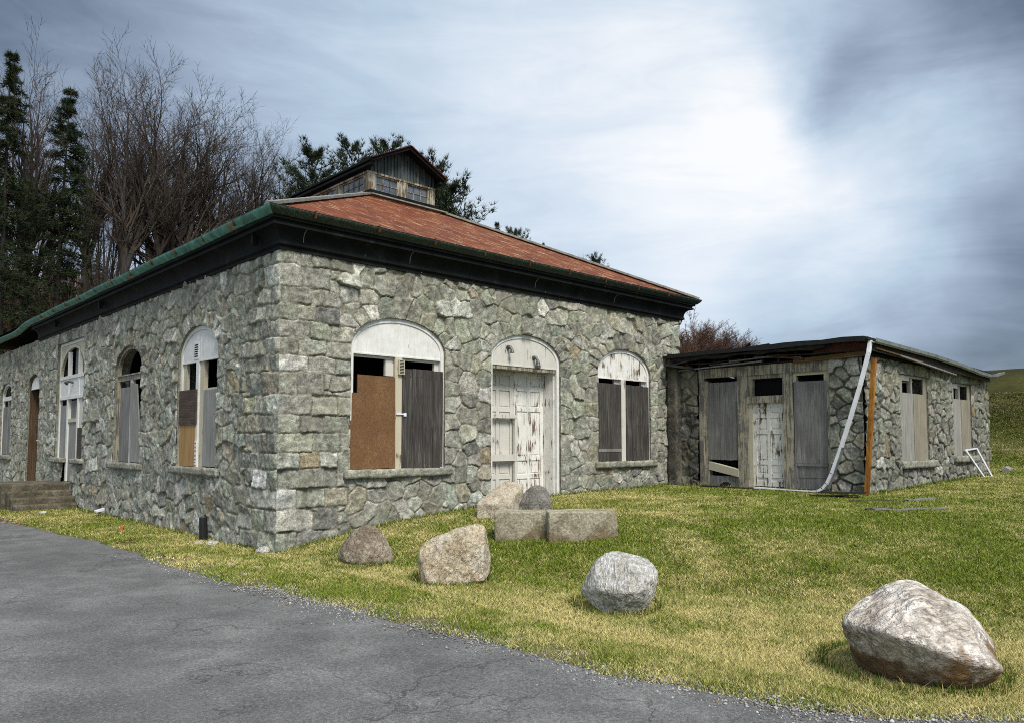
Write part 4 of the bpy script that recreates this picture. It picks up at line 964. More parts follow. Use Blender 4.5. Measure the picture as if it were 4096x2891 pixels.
# iron stub, litter
m = MB(); b0 = Vector((-.16, 2.42, -.1)); m.tube([b0, b0+Vector((-.02, .0, .5)), b0+Vector((-.03, .01, .52))], [.075, .07, .055], 12); o = m.build('iron_stub', black_metal); tag(o, 'short black iron pipe stub standing by the stone wall', 'pipe')
m = MB(); m.tube([(-.75, 5.0, .04), (-.68, 5.15, .05)], [.033, .033], 8); tag(m.build('can', red_mark), 'crushed red can lying in the grass below the side wall', 'can')
m = MB(); m.hexa([(-.3, 8.3, .10), (-.12, 8.35, .13), (-.1, 8.5, .14), (-.3, 8.5, .10), (-.3, 8.3, .13), (-.12, 8.35, .19), (-.1, 8.5, .19), (-.3, 8.5, .14)]); tag(m.build('paper_cup', alu), 'white paper scrap at the wall foot near the steps', 'litter')
m = MB(); m.hexa([(-1.1, 9.8, .03), (-.98, 9.85, .03), (-.95, 10, .03), (-1.1, 10, .03), (-1.1, 9.8, .07), (-.98, 9.85, .08), (-.95, 10, .07), (-1.1, 10, .06)]); tag(m.build('paper_scrap', alu), 'white paper scrap among the dry leaves before the steps', 'litter')
# side steps
def steps():
    t = empty('concrete_steps', (-.8, 12, 0), 'four mossy concrete steps and landing at the side entrance', 'steps')
    mc_ = M_rock('mossy_concrete', [(.05, .045, .03), (.095, .082, .055), (.17, .15, .11)], scale=2.5)
    for i, (y0, z1) in enumerate(((11.0, .16), (11.25, .32), (11.52, .47), (11.8, .63))):
        y1 = (11.25, 11.52, 11.8, 13.9)[i]; xl = -1.50+.03*(3-i)-.0
        F_ = Fr((0, y0), (-1, 0), (0, -1)); o = rough_slab('landing' if i == 3 else 'step', F_, .02, -xl+.05*(i == 3), -.15, z1, -(y1-y0)-.02, .0, mc_, t, 60+i, .012, .06)
        o.parent = t; o.matrix_parent_inverse = Matrix.Translation(-Vector(t.location))
steps()
# bent downspout, rusty leaning channel, leaning frame
def squash(m_, pts, w=.085, d=.06, ups=None):
    for a, b in zip(pts, pts[1:]): m_.bar(a, b, w, d, (1, 0, 0))
m = MB(); P0 = Vector((10.50, -5.0, 3.84)); 
path = [(10.48, -4.99, 3.86), (10.40, -4.97, 3.55), (10.36, -4.80, 2.9), (10.34, -4.58, 2.2), (10.33, -4.36, 1.55), (10.33, -4.18, 1.08), (10.33, -4.07, .86), (10.33, -3.98, .75), (10.33, -3.86, .685), (10.33, -3.7, .665), (10.33, -3.2, .665), (10.33, -2.42, .69)]
for a, b in zip(path, path[1:]):
    m.bar(Vector(a), Vector(b)+(Vector(b)-Vector(a)).normalized()*.012, .055, .105, (1, 0, 0))
o = m.build('downspout', alu); tag(o, 'white aluminium downspout torn loose and bent along the ground', 'downspout')
m = MB(); m.bar((10.33, -4.42, 1.62), (10.40, -4.05, .75), .05, .09, (1, 0, 0)); tag(m.build('downspout', alu_dull), 'short dull piece of pipe behind the bend of the white downspout', 'downspout')
m = MB(); a, b = Vector((10.42, -4.82, .55)), Vector((10.47, -5.03, 3.42)); m.bar(a, b, .075, .03, (1, 0, 0)); d_ = Vector((.0, .065, 0)); m.bar(a+Vector((.04, .034, 0)), b+Vector((.04, .034, 0)), .02, .07, (1, 0, 0)); m.bar(a+Vector((.04, -.034, 0)), b+Vector((.04, -.034, 0)), .02, .07, (1, 0, 0))
tag(m.build('steel_channel', rust), 'rusty orange steel channel leaning on the annex corner', 'steel channel')
F2_ = ASIDE; q = [F2_.p(6.30, 1.51, .06), F2_.p(7.25, 1.55, .06), F2_.p(7.49, gz1(18.09, -5.1)+.0, .34), F2_.p(6.81, gz1(17.41, -5.1), .34)]
m = MB()
for a, b in zip(q, q[1:]+q[:1]): m.bar(a, b, .045, .035)
tag(m.build('metal_frame', alu), 'bare metal window frame leaning on the annex side wall', 'frame')
# planks and scraps
def plank(x_, y_, L, ang, w, mat, name, lab, cat, thick=.025):
    m_ = MB(); n_ = 6; d_ = Vector((math.cos(ang), math.sin(ang), 0)); p_ = [Vector(gp_(x_+d_.x*L*(i/n_-.5), y_+d_.y*L*(i/n_-.5), .03+.012*math.sin(i*2.2))) for i in range(n_+1)]
    for a, b in zip(p_, p_[1:]): m_.bar(a, b, w, thick)
    return tag(m_.build(name, mat), lab, cat)
plank(10.1, -5.95, .75, R(-20), .14, grey_wood, 'plank', 'short grey plank lying in front of the annex side windows', 'plank')
plank(8.3, -6.4, 1.3, R(-38), .10, grey_wood, 'plank', 'long dark splintered plank in the grass nearest the viewer', 'plank')
plank(8.0, -6.0, .5, R(-30), .05, brown_wood, 'plank', 'thin brown stick left of the splintered plank', 'plank')
plank(9.3, -5.4, .9, R(-42), .05, brown_wood, 'plank', 'thin brown slat in the worn grass before the annex corner', 'plank')
plank(10.9, -7.9, .4, R(10), .16, tar, 'roofing_scrap', 'black roofing scrap far right in the lawn', 'roofing scrap')
m = MB()
for k in range(7):
    x_ = 9.75+random.uniform(-.25, .25); y_ = -4.55+random.uniform(-.45, .4); m.bar(gp_(x_-.12, y_+.2, .03+.014*k), gp_(x_+.12, y_-.32, .03+.016*k), .16, .012)
tag(m.build('roofing_scrap', tar), 'stack of black roofing shingles at the foot of the annex corner', 'roofing scrap')
m = MB(); m.bar((10.35, -1.0, .66), (10.35, -4.5, .62), .16, .08); tag(m.build('timber', rot_wood), 'rotten dark timber lying along the annex front', 'timber')
m = MB(); m.tube([(19.9, -4.98, gz1(19.9, -4.98)+.06), (20.5, -4.86, gz1(20.5, -4.86)+.08), (21.1, -4.76, gz1(21.1, -4.76)+.07)], [.10, .095, .08], 8); tag(m.build('log', pale_wood), 'short tan log on the grass bank beside the annex', 'log')
# ================================================================== trees
def tubes(P0, P1, r0, r1, n):
    P0 = np.array(P0); P1 = np.array(P1); r0 = np.array(r0)[:, None]; r1 = np.array(r1)[:, None]
    t = P1-P0; t /= np.linalg.norm(t, axis=1)[:, None]+1e-9
    ref = np.where(np.abs(t[:, 2:3]) > .9, np.array([[1., 0, 0]]), np.array([[0, 0, 1.]])); a = np.cross(t, ref); a /= np.linalg.norm(a, axis=1)[:, None]+1e-9; b = np.cross(t, a)
    V = []
    for P, r in ((P0, r0), (P1, r1)):
        for k in range(n):
            w = 2*math.pi*k/n; V.append(P+r*(a*math.cos(w)+b*math.sin(w)))
    V = np.stack(V, 1); m = len(P0); base = (np.arange(m)*2*n)[:, None]
    F = np.concatenate([base+np.array([[k, (k+1) % n, n+(k+1) % n, n+k]]) for k in range(n)], 0)
    return V.reshape(-1, 3), F
def join(parts):
    V = []; F = []; k = 0
    for v, f in parts: V.append(v); F.append(f+k); k += len(v)
    return np.vstack(V), np.vstack(F)
def _bark(cols):
    def f(t):
        p = t.obj(); n = t.noise(t.map(p, (6, 6, 1.2)), 1.5, 5, .7); return t.ramp(n, [(.3, cols[0]), (.7, cols[1])])
    return f
bark = material('grey_bark', _bark([(.022, .019, .018), (.075, .066, .058)]), .95, .1)
twig = material('bare_twigs', _bark([(.042, .033, .027), (.105, .084, .068)]), .95, .1)
redtwig = material('reddish_twigs', _bark([(.075, .042, .032), (.17, .10, .072)]), .95, .1)
needle = material('dark_needles', _bark([(.014, .022, .010), (.042, .058, .026)]), .9, .15)
palebark = material('pale_bark', _bark([(.12, .11, .085), (.28, .26, .21)]), .95, .1)
def bare_tree(seed, H=20., clear=.30, fork=5, spread=.55, wob=.065, maxlev=4, dens=1.):
    r = np.random.default_rng(seed); segs = [[] for _ in range(5)]
    def grow(p, d, L, rad, lev):
        n = (8, 7, 6, 4, 3)[lev]; st = L/n; k0 = 0 if lev else int(n*clear)
        for i in range(n):
            d = d+r.normal(0, wob*(1+.12*lev), 3)+np.array((0, 0, (.05, .10, .07, .05, .03)[lev])); d /= np.linalg.norm(d)
            p1 = p+d*st; ra = rad*(1-.85*i/n); rb = rad*(1-.85*(i+1)/n); segs[lev].append((p, p1, max(ra, .008), max(rb, .006)))
            if lev < maxlev and i >= k0:
                m = (2 if lev == 0 else 1.6 if lev < 3 else 1.5)*dens; m = int(m)+(r.random() < m-int(m))
                for _ in range(m):
                    ax = r.normal(0, 1, 3); ax -= d*(ax@d); ax /= np.linalg.norm(ax)+1e-9; an = r.uniform(.4, .75)*(1. if lev else spread)
                    nd = d*math.cos(an)+ax*math.sin(an); f = (1-.55*(i+1)/n)
                    LL = (H*.46*f if lev == 0 else L*r.uniform(.40, .55)*(1-.35*i/n)); grow(p1, nd, LL, max(rb*.66, .013), lev+1)
            p = p1
    if fork <= 1: grow(np.zeros(3), np.array((0, 0, 1.)), H*.86, H*.0125, 0)
    else:
        h0 = H*clear*.9; segs[0] += [(np.array((0, 0, h0*i/3)), np.array((0, 0, h0*(i+1)/3)), H*.019*(1-.1*i), H*.019*(.9-.1*i)) for i in range(3)]
        for k in range(fork):
            w = 2*math.pi*(k+r.uniform(-.3, .3))/fork; an = r.uniform(.08, .8)*spread*(.35 if k == 0 else 1)
            grow(np.array((0, 0, h0*r.uniform(.72, 1.))), np.array((math.sin(an)*math.cos(w), math.sin(an)*math.sin(w), math.cos(an))), H*r.uniform(.62, .72)*(1-.32*an), H*.0125, 1)
    def mk(levs):
        return join([tubes(*zip(*segs[l]), n=n) for l, n in levs if segs[l]])
    tv, tf = mk([(0, 8), (1, 6)] if fork > 1 else [(0, 8)]); cv, cf = mk([(2, 4), (3, 3), (4, 3)] if fork > 1 else [(1, 5), (2, 4), (3, 3), (4, 3)])
    return fast_mesh('trunk', tv, tf), fast_mesh('crown', cv, cf)
def conifer(seed, H=20., low=.12, width=.2, up=.25, plume=False, gap=.25, nb=11, fill=1.):
    r = np.random.default_rng(seed); segs = []; tv, tf = tubes([(0, 0, H*i/8) for i in range(8)], [(0, 0, H*(i+1)/8) for i in range(8)], [H*.014*(1-i/8.3) for i in range(8)], [H*.014*(1-(i+1)/8.3) for i in range(8)], 8)
    T = []; z = H*low
    while z < H*.985:
        f = 1-(z/H-low)/(1-low); L0 = H*width*(f**.75 if not plume else (1-abs(f-.6)*.7)*min(1, f*6+.22))
        for k in range(nb if f > .15 else 5):
            if r.random() < gap: continue
            w = r.uniform(0, 2*math.pi); L = L0*r.uniform(.45, 1.15)+.25; d = np.array((math.cos(w), math.sin(w), up*r.uniform(.4, 1.6))); p = np.array((0, 0, z+r.uniform(-.2, .2))); n = 5
            side = np.array((-math.sin(w), math.cos(w), 0))
            for i in range(n):
                d = d+np.array((0, 0, .10 if plume else -.03))+r.normal(0, .05, 3); p1 = p+d/np.linalg.norm(d)*L/n; segs.append((p, p1, .05*(1-i/6), .05*(1-(i+1)/6)))
                if i >= (2 if plume and L > 1. else 1) or L < 1.:
                    for c in range(int(3*fill)+2):
                        q = p+(p1-p)*r.random()+side*r.normal(0, L*.11)+np.array((0, 0, r.normal(.05 if plume else -.06, .10)))
                        m = 8; v = r.normal(0, 1, (m, 3)); v[:, 2] = v[:, 2]*.6+(.9 if plume else .15); v += d*.7; v /= np.linalg.norm(v, axis=1)[:, None]
                        ln = r.uniform(.22, .42, (m, 1))*(1 if plume else 1.15); o = np.cross(v, r.normal(0, 1, (m, 3))); o /= np.linalg.norm(o, axis=1)[:, None]+1e-9
                        wn_ = .020 if plume else .028; T.append(np.stack([q-o*wn_, q+o*wn_, q+v*ln*(1.25 if plume else 1)+o*.008], 1))
                p = p1
        z += H*r.uniform(.020, .036)
    T = np.concatenate(T, 0).reshape(-1, 3); cv, cf = tubes(*zip(*segs), n=3)
    cf3 = np.concatenate([cf[:, [0, 1, 2]], cf[:, [0, 2, 3]]], 0)
    V, F = np.vstack([T, cv]), np.vstack([np.arange(len(T)).reshape(-1, 3), cf3+len(T)])
    return fast_mesh('trunk', tv, tf), fast_mesh('crown', V, F)
def tree(name, tmpl, mats, xy, H, base, label, cat, group=None, z=None, sx=1.):
    o = empty(name, (*xy, gz1(*xy)-.15 if z is None else z), label, cat, group); s = H/base; o.scale = (s*sx, s*sx, s); o.rotation_euler = (0, 0, random.uniform(0, 6.28))
    for nm, me, mt in (('trunk', tmpl[0], mats[0]), ('crown', tmpl[1], mats[1])):
        c = bpy.data.objects.new(nm, me); COL.objects.link(c); c.parent = o
        if not me.materials: me.materials.append(mt)
    return o
def spot(u, depth): p = CAM+(FW+RT*u)*depth; return (p.x, p.y)
BT = [bare_tree(121, 20, .24, 8, .80, dens=.92), bare_tree(102, 20, .32, 5, .6, dens=.9), bare_tree(103, 20, .36, 1, .62, dens=.85), bare_tree(104, 20, .5, 1, .5, dens=.75, wob=.045), bare_tree(105, 20, .28, 6, .8, dens=.95)]
BT2 = bare_tree(106, 8, .12, 8, .8, .09, dens=1.25)
random.seed(12)
GW = 'bare trees of the hillside wood'
def Hof(top, u, depth, xy): return 1.75+(988-top)/1720*depth-gz1(*xy)
big = [(370, 49, 158, 0, 1.15, 'broad bare tree with the widest fan-shaped crown above the green gutter'), (268, 46, 172, 1, 1.05, 'tall bare tree left of the broad fan-shaped one'),
       (455, 52, 232, 4, 1.1, 'bare rounded tree right of the broad fan-shaped one'), (545, 55, 296, 0, 1., 'bare tree behind the roof ridge, between the fan crowns and the pines'),
       (610, 57, 345, 4, 1., 'lowest bare tree of the row, touching the left pine'), (180, 47, 262, 1, .9, 'slender bare tree just right of the dark spruce'), (45, 40, 128, 4, .9, 'bare spreading tree at the left edge behind the dark pine')]
for px, dp, top, k, sx, lab in big:
    u = (px-1148)/1720; xy = spot(u, dp); tree('bare_tree', BT[k], (bark, twig), xy, Hof(top, u, dp, xy), 20, lab, 'tree', sx=sx)
prof = [(-120, 260), (60, 300), (180, 300), (230, 260), (420, 270), (520, 340), (600, 400), (680, 470)]
for i in range(74):
    px = random.uniform(-130, 690); dp = random.uniform(42, 72) if i < 30 else random.uniform(38, 60); u = (px-1148)/1720; xy = spot(u, dp)
    top = np.interp(px, *zip(*prof))+(random.uniform(30, 200) if i < 30 else random.uniform(190, 330)); k = random.choice([2, 3, 3, 3])
    tree('bare_tree', BT[k], (bark, twig), xy, max(5, Hof(top, u, dp, xy)), 20, 'thin bare tree among the wood filling the hillside', 'tree', GW, sx=random.uniform(.7, 1.0) if i < 30 else random.uniform(.5, .8))
CT = [conifer(201, 20, .10, .22, -.02, False, .34, 11, 1.3), conifer(202, 20, .12, .20, .75, True, .42, 10, 1.7), conifer(203, 20, .2, .22, .9, True, .46, 10, 1.6)]
con = [(112, 40, 165, 0, .85, 'dark_spruce', 'tall dark spruce with a leaning ragged top near the left edge'), (-10, 37, 85, 0, .8, 'dark_spruce', 'dark spruce cut by the left edge of the view'), (205, 47, 560, 0, 1.2, 'dark_spruce', 'short dark spruce low in the wood beside the eaves'),
       (-60, 45, 200, 0, 1, 'dark_spruce', 'dark spruce beyond the left edge'),
       (692, 46, 322, 1, 1.0, 'pine_tree', 'first pine left of the roof monitor'), (782, 49, 308, 2, .85, 'pine_tree', 'feathery pine just left of the roof monitor'), (862, 50, 306, 2, .9, 'pine_tree', 'pine rising right behind the monitor gable'),
       (968, 46, 352, 1, .85, 'pine_tree', 'pine close to the right slope of the monitor gable'), (1010, 44, 400, 1, 1.05, 'pine_tree', 'bushy pine right of the monitor, standing lower on the roof line'), (735, 55, 400, 1, 1, 'pine_tree', 'pine partly hidden between the two left pines'),
       (1112, 58, 487, 0, .6, 'pine_tree', 'small pine top above the middle of the red roof'), (1155, 60, 510, 2, .6, 'pine_tree', 'lower small pine top right of the first one over the red roof'), (1220, 62, 535, 0, .35, 'pine_tree', 'tiny narrow conifer tip above the red roof'), (1338, 63, 572, 1, .55, 'pine_tree', 'last small pine top before the right end of the red roof')]
for px, dp, top, k, sx, nm, lab in con:
    u = (px-1148)/1720; xy = spot(u, dp); H = Hof(top, u, dp, xy); o = tree(nm, CT[k], (bark, needle), xy, H, 20, lab, 'tree', sx=sx*(min(1.9, 20/H) if k else .95))
    if px == 112: o.rotation_euler.x = R(1.5)
for px, dp, top, lab in ((1505, 50, 735, 'bare reddish bush behind the end of the main wall'), (1560, 54, 718, 'tallest bare reddish bush between the cornice and the annex'), (1612, 56, 722, 'bare bush with a thin upright tip above the annex roof'), (1655, 58, 748, 'bare low bush at the right end of the brush above the annex'), (1590, 60, 760, 'bare brush behind the taller bushes over the annex'), (1290, 66, 570, 'faint bare treetop above the lower end of the red roof')):
    u = (px-1148)/1720; xy = spot(u, dp); tree('bare_bush', BT2, (twig, redtwig), xy, max(3.5, Hof(top, u, dp, xy)), 8, lab, 'bush', sx=.45 if 'faint' in lab else 1.5)
m = [(x_, y_) for x_, y_ in ((10.35, .45), (10.5, .6), (10.2, .5))]
tree('bare_bush', bare_tree(107, 6, .1, 7, .42, .12), (redtwig, redtwig), (11.35, .5), 4.3, 6, 'thin red-brown climber stems at the right end of the main wall', 'bush', sx=.6, z=.6)
# undergrowth: thin stems on the hillside
r = np.random.default_rng(5); n = 3800; uu = r.uniform(-.72, -.18, n); dd = r.uniform(40, 66, n)
px_ = CAM.x+(FW.x+RT.x*uu)*dd; py_ = CAM.y+(FW.y+RT.y*uu)*dd; ok = py_ > 26.5; px_, py_ = px_[ok], py_[ok]; n = len(px_)
pz_ = ground_z(px_, py_); Hh = r.uniform(.6, 3.6, n)*(.6+.4*fbm(px_*.2, py_*.2, 3, 2)+.4); P0 = np.stack([px_, py_, pz_-.1], 1); ln = r.normal(0, .22, (n, 3))*Hh[:, None]; ln[:, 2] = Hh
P1 = P0+ln*.55; P2 = P0+ln+r.normal(0, .15, (n, 3))*Hh[:, None]; r0 = r.uniform(.012, .03, n)
segs = [tubes(P0, P1, r0, r0*.7, 3), tubes(P1, P2, r0*.7, r0*.3, 3)]
for k in range(4):
    a = P0+(P2-P0)*r.uniform(.3, .8, (n, 1)); b = a+r.normal(0, .28, (n, 3))*Hh[:, None]*.6+np.stack([0*Hh, 0*Hh, Hh*.22], 1); segs.append(tubes(a, b, r0*.5, r0*.25, 3))
V, F = join(segs); tag(link('undergrowth', fast_mesh('undergrowth', V, F), redtwig), 'reddish brush covering the wooded hillside', 'undergrowth', kind='stuff')

# ================================================================== grass, gravel, leaves
def _leafy(t): return {'Base Color': t.attr()}
grassm = material('grass_blades', _leafy, .8, .15)
def inside_any(x, y):
    b = (x > -.02) & (y > -.03); a = (x > 10.55) & (x < 19.3) & (y > -4.8)
    return b | a
r = np.random.default_rng(9); N = 3000000
uu = np.where(r.random(N) < .8, r.uniform(-.74, .76, N), r.uniform(.7, 1.5, N)); dd = 3.6*np.exp(r.uniform(0, 1, N)**1.05*math.log(34/3.6))
gx_ = CAM.x+(FW.x+RT.x*uu)*dd; gy_ = CAM.y+(FW.y+RT.y*uu)*dd
de = gx_-rough_edge(gy_)
ok = ~inside_any(gx_, gy_) & (de > .0) & (r.random(N) < .15+.85*sstep(.02, .55, de+.15*fbm(gx_*3, gy_*3, 7, 2))) & (r.random(N) > 1.5*np.exp(-np.abs(de-.35)/.4)*np.clip(fbm(gx_*1.6, gy_*1.6, 97, 4)*1.5, 0, 1)) & (gx_ > -3.5) & (gy_ < 14) & (gx_ < 33)
gx_, gy_, dd = gx_[ok], gy_[ok], dd[ok]; n = len(gx_); z0 = ground_z(gx_, gy_)
st = np.clip(straw(gx_, gy_)+r.normal(-.02, .32, n), 0, 1)[:, None]
hh = (r.uniform(.014, .034, n)*(1+.9*(1-st[:, 0])*np.clip(fbm(gx_*1.7, gy_*1.7, 93, 3), 0, 1)*1.6))*(1+dd*.02); ang = r.uniform(0, 6.283, n); wd = (.0013+.00052*dd)*r.uniform(.7, 1.3, n)
lean = r.normal(0, .7, (n, 2))*hh[:, None]
b = np.stack([gx_, gy_, z0-.004], 1); s = np.stack([np.cos(ang)*wd, np.sin(ang)*wd, 0*wd], 1); tip = b+np.stack([lean[:, 0], lean[:, 1], hh], 1)
V = np.stack([b-s, b+s, tip], 1).reshape(-1, 3)
cA = np.array((.13, .18, .013)); cB = np.array((.58, .49, .215)); cc = cA*(1-st)+cB*st; cc = cc*r.uniform(.6, 1.45, (n, 1)); bk = sstep(20.5, 30, gx_)[:, None]; cc = cc*(1-bk*.66)
tag(link('grass', fast_mesh('grass', V, np.arange(3*n).reshape(-1, 3), np.repeat(np.clip(cc, .005, 1), 3, 0)), grassm), 'short green and straw-coloured lawn grass', 'grass', kind='stuff')
r = np.random.default_rng(19); tx = []; ty = []; th = []
for bx_, by_, rad, cnt in ((.35, -1.75, .42, 900), (.6, -3.6, .48, 1100), (.9, -6.0, .45, 1100), (.75, -9.0, .62, 2600), (2.6, -2.75, .5, 500), (3.1, -3.6, .6, 600), (3.5, -1.2, .5, 400), (4.2, -1.4, .45, 400)):
    a_ = r.uniform(0, 6.283, cnt); q_ = rad*(1+r.exponential(.16, cnt)); tx.append(bx_+np.cos(a_)*q_); ty.append(by_+np.sin(a_)*q_); th.append(r.uniform(.04, .125, cnt)*np.exp(-(q_-rad)/.16))
for cnt, x0, x1, y0, y1 in ((2600, .1, 10.4, -.16, -.03), (1500, -.22, -.05, .2, 11), (1300, 10.4, 10.56, -4.7, 0), (1500, 10.6, 19.2, -4.98, -4.83)):
    tx.append(r.uniform(x0, x1, cnt)); ty.append(r.uniform(y0, y1, cnt)); th.append(r.uniform(.03, .11, cnt)*(r.random(cnt) < .6)+.01)
for k in range(120):
    cx_, cy_ = r.uniform(-1., 12), r.uniform(-9.6, -1); cnt = 60
    if cx_ < float(road_edge(cy_))+.35: continue
    tx.append(r.normal(cx_, .09, cnt)); ty.append(r.normal(cy_, .09, cnt)); th.append(r.uniform(.025, .065, cnt))
tx.append(r.normal(-4.2, .5, 500)); ty.append(r.normal(-2.4, .55, 500)); th.append(r.uniform(.02, .05, 500))
tx, ty, th = np.concatenate(tx), np.concatenate(ty), np.concatenate(th); n = len(tx); dd = np.hypot(tx-CAM.x, ty-CAM.y); ang = r.uniform(0, 6.283, n); wd = .002+.0005*dd
b = np.stack([tx, ty, ground_z(tx, ty)-.004], 1); s = np.stack([np.cos(ang)*wd, np.sin(ang)*wd, 0*wd], 1); tip = b+np.stack([r.normal(0, .4, n)*th, r.normal(0, .4, n)*th, th], 1)
V = np.stack([b-s, b+s, tip], 1).reshape(-1, 3); cc = np.where((r.random(n) < .22)[:, None], np.array((.42, .33, .13)), np.array((.075, .125, .012)))*r.uniform(.6, 1.35, (n, 1))
tag(link('grass_tufts', fast_mesh('grass_tufts', V, np.arange(3*n).reshape(-1, 3), np.repeat(cc, 3, 0)), grassm), 'longer green grass tufts round the stones and along the wall foot', 'grass', kind='stuff')
# gravel along the asphalt edge
def scatter(name, x, y, size, cols, mat, label, flat=.6, lift=.3, seed=3):
    r = np.random.default_rng(seed); n = len(x); D = np.array([(1, 0, 0), (0, 1, 0), (-1, 0, 0), (0, -1, 0), (0, 0, 1), (0, 0, -1)], float)
    V = D[None]*size[:, None, None]*r.uniform(.6, 1.3, (n, 6, 1)); V[:, :, 2] *= flat; a = r.uniform(0, 6.28, n); c_, s_ = np.cos(a)[:, None], np.sin(a)[:, None]
    vx = V[:, :, 0]*c_-V[:, :, 1]*s_; vy = V[:, :, 0]*s_+V[:, :, 1]*c_
    zz = np.where(x < rough_edge(y), .008, ground_z(x, y))
    V = np.stack([vx+x[:, None], vy+y[:, None], V[:, :, 2]+(zz+size*flat*lift)[:, None]], 2).reshape(-1, 3)
    F = np.array([(0, 1, 4), (1, 2, 4), (2, 3, 4), (3, 0, 4), (1, 0, 5), (2, 1, 5), (3, 2, 5), (0, 3, 5)]); F = (F[None]+(np.arange(n)*6)[:, None, None]).reshape(-1, 3)
    return tag(link(name, fast_mesh(name, V, F, np.repeat(cols, 6, 0)), mat), label, name.replace('_', ' '), kind='stuff')
r = np.random.default_rng(31); n = 26000; y_ = r.uniform(-12.5, 1.5, n); keep = r.random(n) < np.where(y_ < -2.3, 1, .18)*np.clip(.75+1.1*fbm(y_*.9, y_*0+2, 33, 3), .12, 1); y_ = y_[keep]; n = len(y_)
x_ = rough_edge(y_)+r.normal(.06, .17, n)+.08*fbm(y_*2, y_*0, 5, 2); sz = r.uniform(.004, .013, n)*np.where(r.random(n) < .06, 1.8, 1)
gcol = np.array([(.20, .195, .19), (.32, .31, .29), (.12, .12, .125), (.42, .40, .37), (.24, .19, .15)])[r.integers(0, 5, n)]*r.uniform(.8, 1.2, (n, 1))
scatter('gravel', x_, y_, sz, gcol, material('gravel_stones', _leafy, .9, .2), 'loose grey gravel between the asphalt and the grass')
r = np.random.default_rng(37); n1, n2, n3 = 2200, 900, 700
lx = np.concatenate([r.normal(-1.05, .55, n1), r.normal(10.2, .16, n2), r.uniform(-1.4, -.1, n3), r.uniform(-.6, 12, 260)]); ly = np.concatenate([r.normal(9.6, 1.1, n1), r.uniform(-4.6, .0, n2), r.uniform(.3, 8.5, n3), r.uniform(-9, -.3, 260)])
lc_ = np.array([(.17, .075, .035), (.24, .14, .075), (.11, .055, .03), (.34, .26, .17)])[r.integers(0, 4, len(lx))]*r.uniform(.7, 1.3, (len(lx), 1))
scatter('dry_leaves', lx, ly, r.uniform(.018, .05, len(lx)), lc_, material('leaf_litter', _leafy, .9, .1), 'brown dry leaves heaped before the steps and the annex', .25, .6, 41)

# ================================================================== sky and light
w = bpy.data.worlds.new('World'); scn.world = w; w.use_nodes = True; t = NT(w.node_tree)
bg = w.node_tree.nodes['Background']; D = t.add('ShaderNodeTexCoord').outputs['Generated']
SUN_EL, SUN_AZ = 50., 253.                # azimuth measured from +X towards +Y
sky = t.add('ShaderNodeTexSky', sky_type='NISHITA'); sky.sun_disc = False; sky.sun_elevation = R(SUN_EL); sky.sun_rotation = R(90-SUN_AZ)
nv = t.add('ShaderNodeTexNoise'); t.put(nv.inputs['Vector'], D); nv.inputs['Scale'].default_value = 4.5; nv.inputs['Detail'].default_value = 6
wv = t.add('ShaderNodeVectorMath', operation='MULTIPLY_ADD'); t.l.new(nv.outputs['Color'], wv.inputs[0]); wv.inputs[1].default_value = (.22, .22, .16); t.l.new(D, wv.inputs[2])
wo = t.add('ShaderNodeVectorMath', operation='SUBTRACT'); t.l.new(wv.outputs[0], wo.inputs[0]); wo.inputs[1].default_value = (.11, .11, .08)
wn = t.add('ShaderNodeVectorMath', operation='NORMALIZE'); t.l.new(wo.outputs[0], wn.inputs[0])
def lobe(v, sig, amp):
    d = t.add('ShaderNodeVectorMath', operation='DOT_PRODUCT'); t.l.new(wn.outputs[0], d.inputs[0]); l = math.sqrt(sum(c*c for c in v)); d.inputs[1].default_value = [c/l for c in v]
    e = t.math('EXPONENT', t.math('MULTIPLY', t.math('SUBTRACT', d.outputs['Value'], 1.), 1/sig**2)); return t.math('MULTIPLY', e, amp)
fl = t.map(D, (1., 1., 2.4))
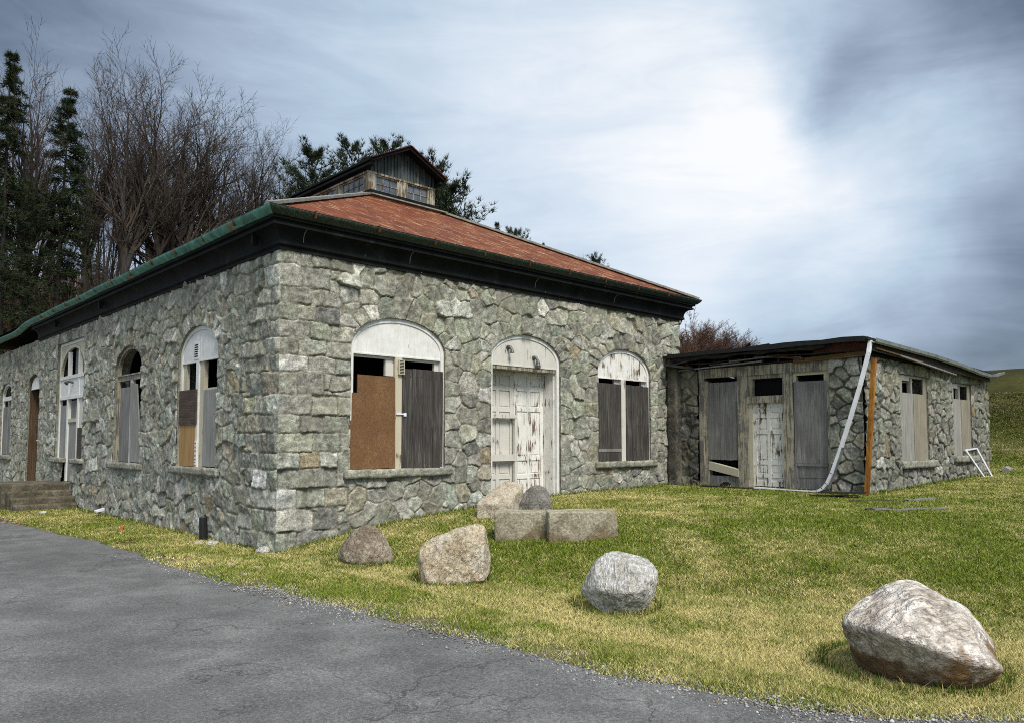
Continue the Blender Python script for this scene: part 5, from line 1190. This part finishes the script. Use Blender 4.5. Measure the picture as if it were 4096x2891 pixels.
L = t.math('ADD', t.math('MULTIPLY', t.noise(fl, 2.6, 7, .58, .3), .36), .385)
L = t.math('ADD', L, t.math('MULTIPLY', t.math('SUBTRACT', t.noise(t.map(D, (1.3, 1.3, 6.)), 3.4, 8, .62, .8), .5), .30))
for v, s_, a_ in (((.84, .45, .31), .17, .23), ((.80, .50, .25), .26, .07), ((.90, .32, .30), .12, .24), ((.91, .38, .24), .10, .08), ((.72, .57, .33), .16, .10), ((.58, .65, .49), .17, .16), ((.845, .355, .40), .045, -.32), ((.83, .38, .385), .03, -.12), ((.10, .87, .48), .17, -.34), ((.86, .15, .49), .13, -.46),
                 ((.94, .29, .17), .12, -.28), ((.97, .21, .13), .13, -.16), ((.98, .12, .2), .14, -.10), ((.48, .78, .40), .10, -.06), ((.78, .34, .52), .10, -.08), ((.88, .44, .10), .10, -.12), ((-.5, -.6, .62), .6, .20)):
    L = t.math('ADD', L, lobe(v, s_, a_))
cloud = t.ramp(L, [(.05, (.04, .055, .085)), (.25, (.12, .16, .22)), (.45, (.265, .325, .425)), (.62, (.41, .51, .615)), (.80, (.59, .66, .74)), (.98, (.81, .82, .83))])
skys = t.mix(1., sky.outputs[0], (.10, .10, .10), 'MULTIPLY')
t.l.new(t.mix(.90, skys, cloud), bg.inputs['Color']); bg.inputs['Strength'].default_value = 1.0
ld = bpy.data.lights.new('sun', 'SUN'); ld.energy = 3.2; ld.angle = R(22); ld.color = (1., .96, .89)
lo = bpy.data.objects.new('sun', ld); COL.objects.link(lo)
sd = Vector((math.cos(R(SUN_AZ))*math.cos(R(SUN_EL)), math.sin(R(SUN_AZ))*math.cos(R(SUN_EL)), math.sin(R(SUN_EL)))); lo.rotation_euler = sd.to_track_quat('Z', 'Y').to_euler()
vs = scn.view_settings; scn.display_settings.display_device = 'sRGB'; vs.view_transform = 'Standard'; vs.look = 'None'; vs.exposure = .36; vs.gamma = 1.
scn.cycles.use_denoising = False; scn.cycles.filter_width = 1.0; scn.cycles.max_bounces = 6; scn.cycles.diffuse_bounces = 3
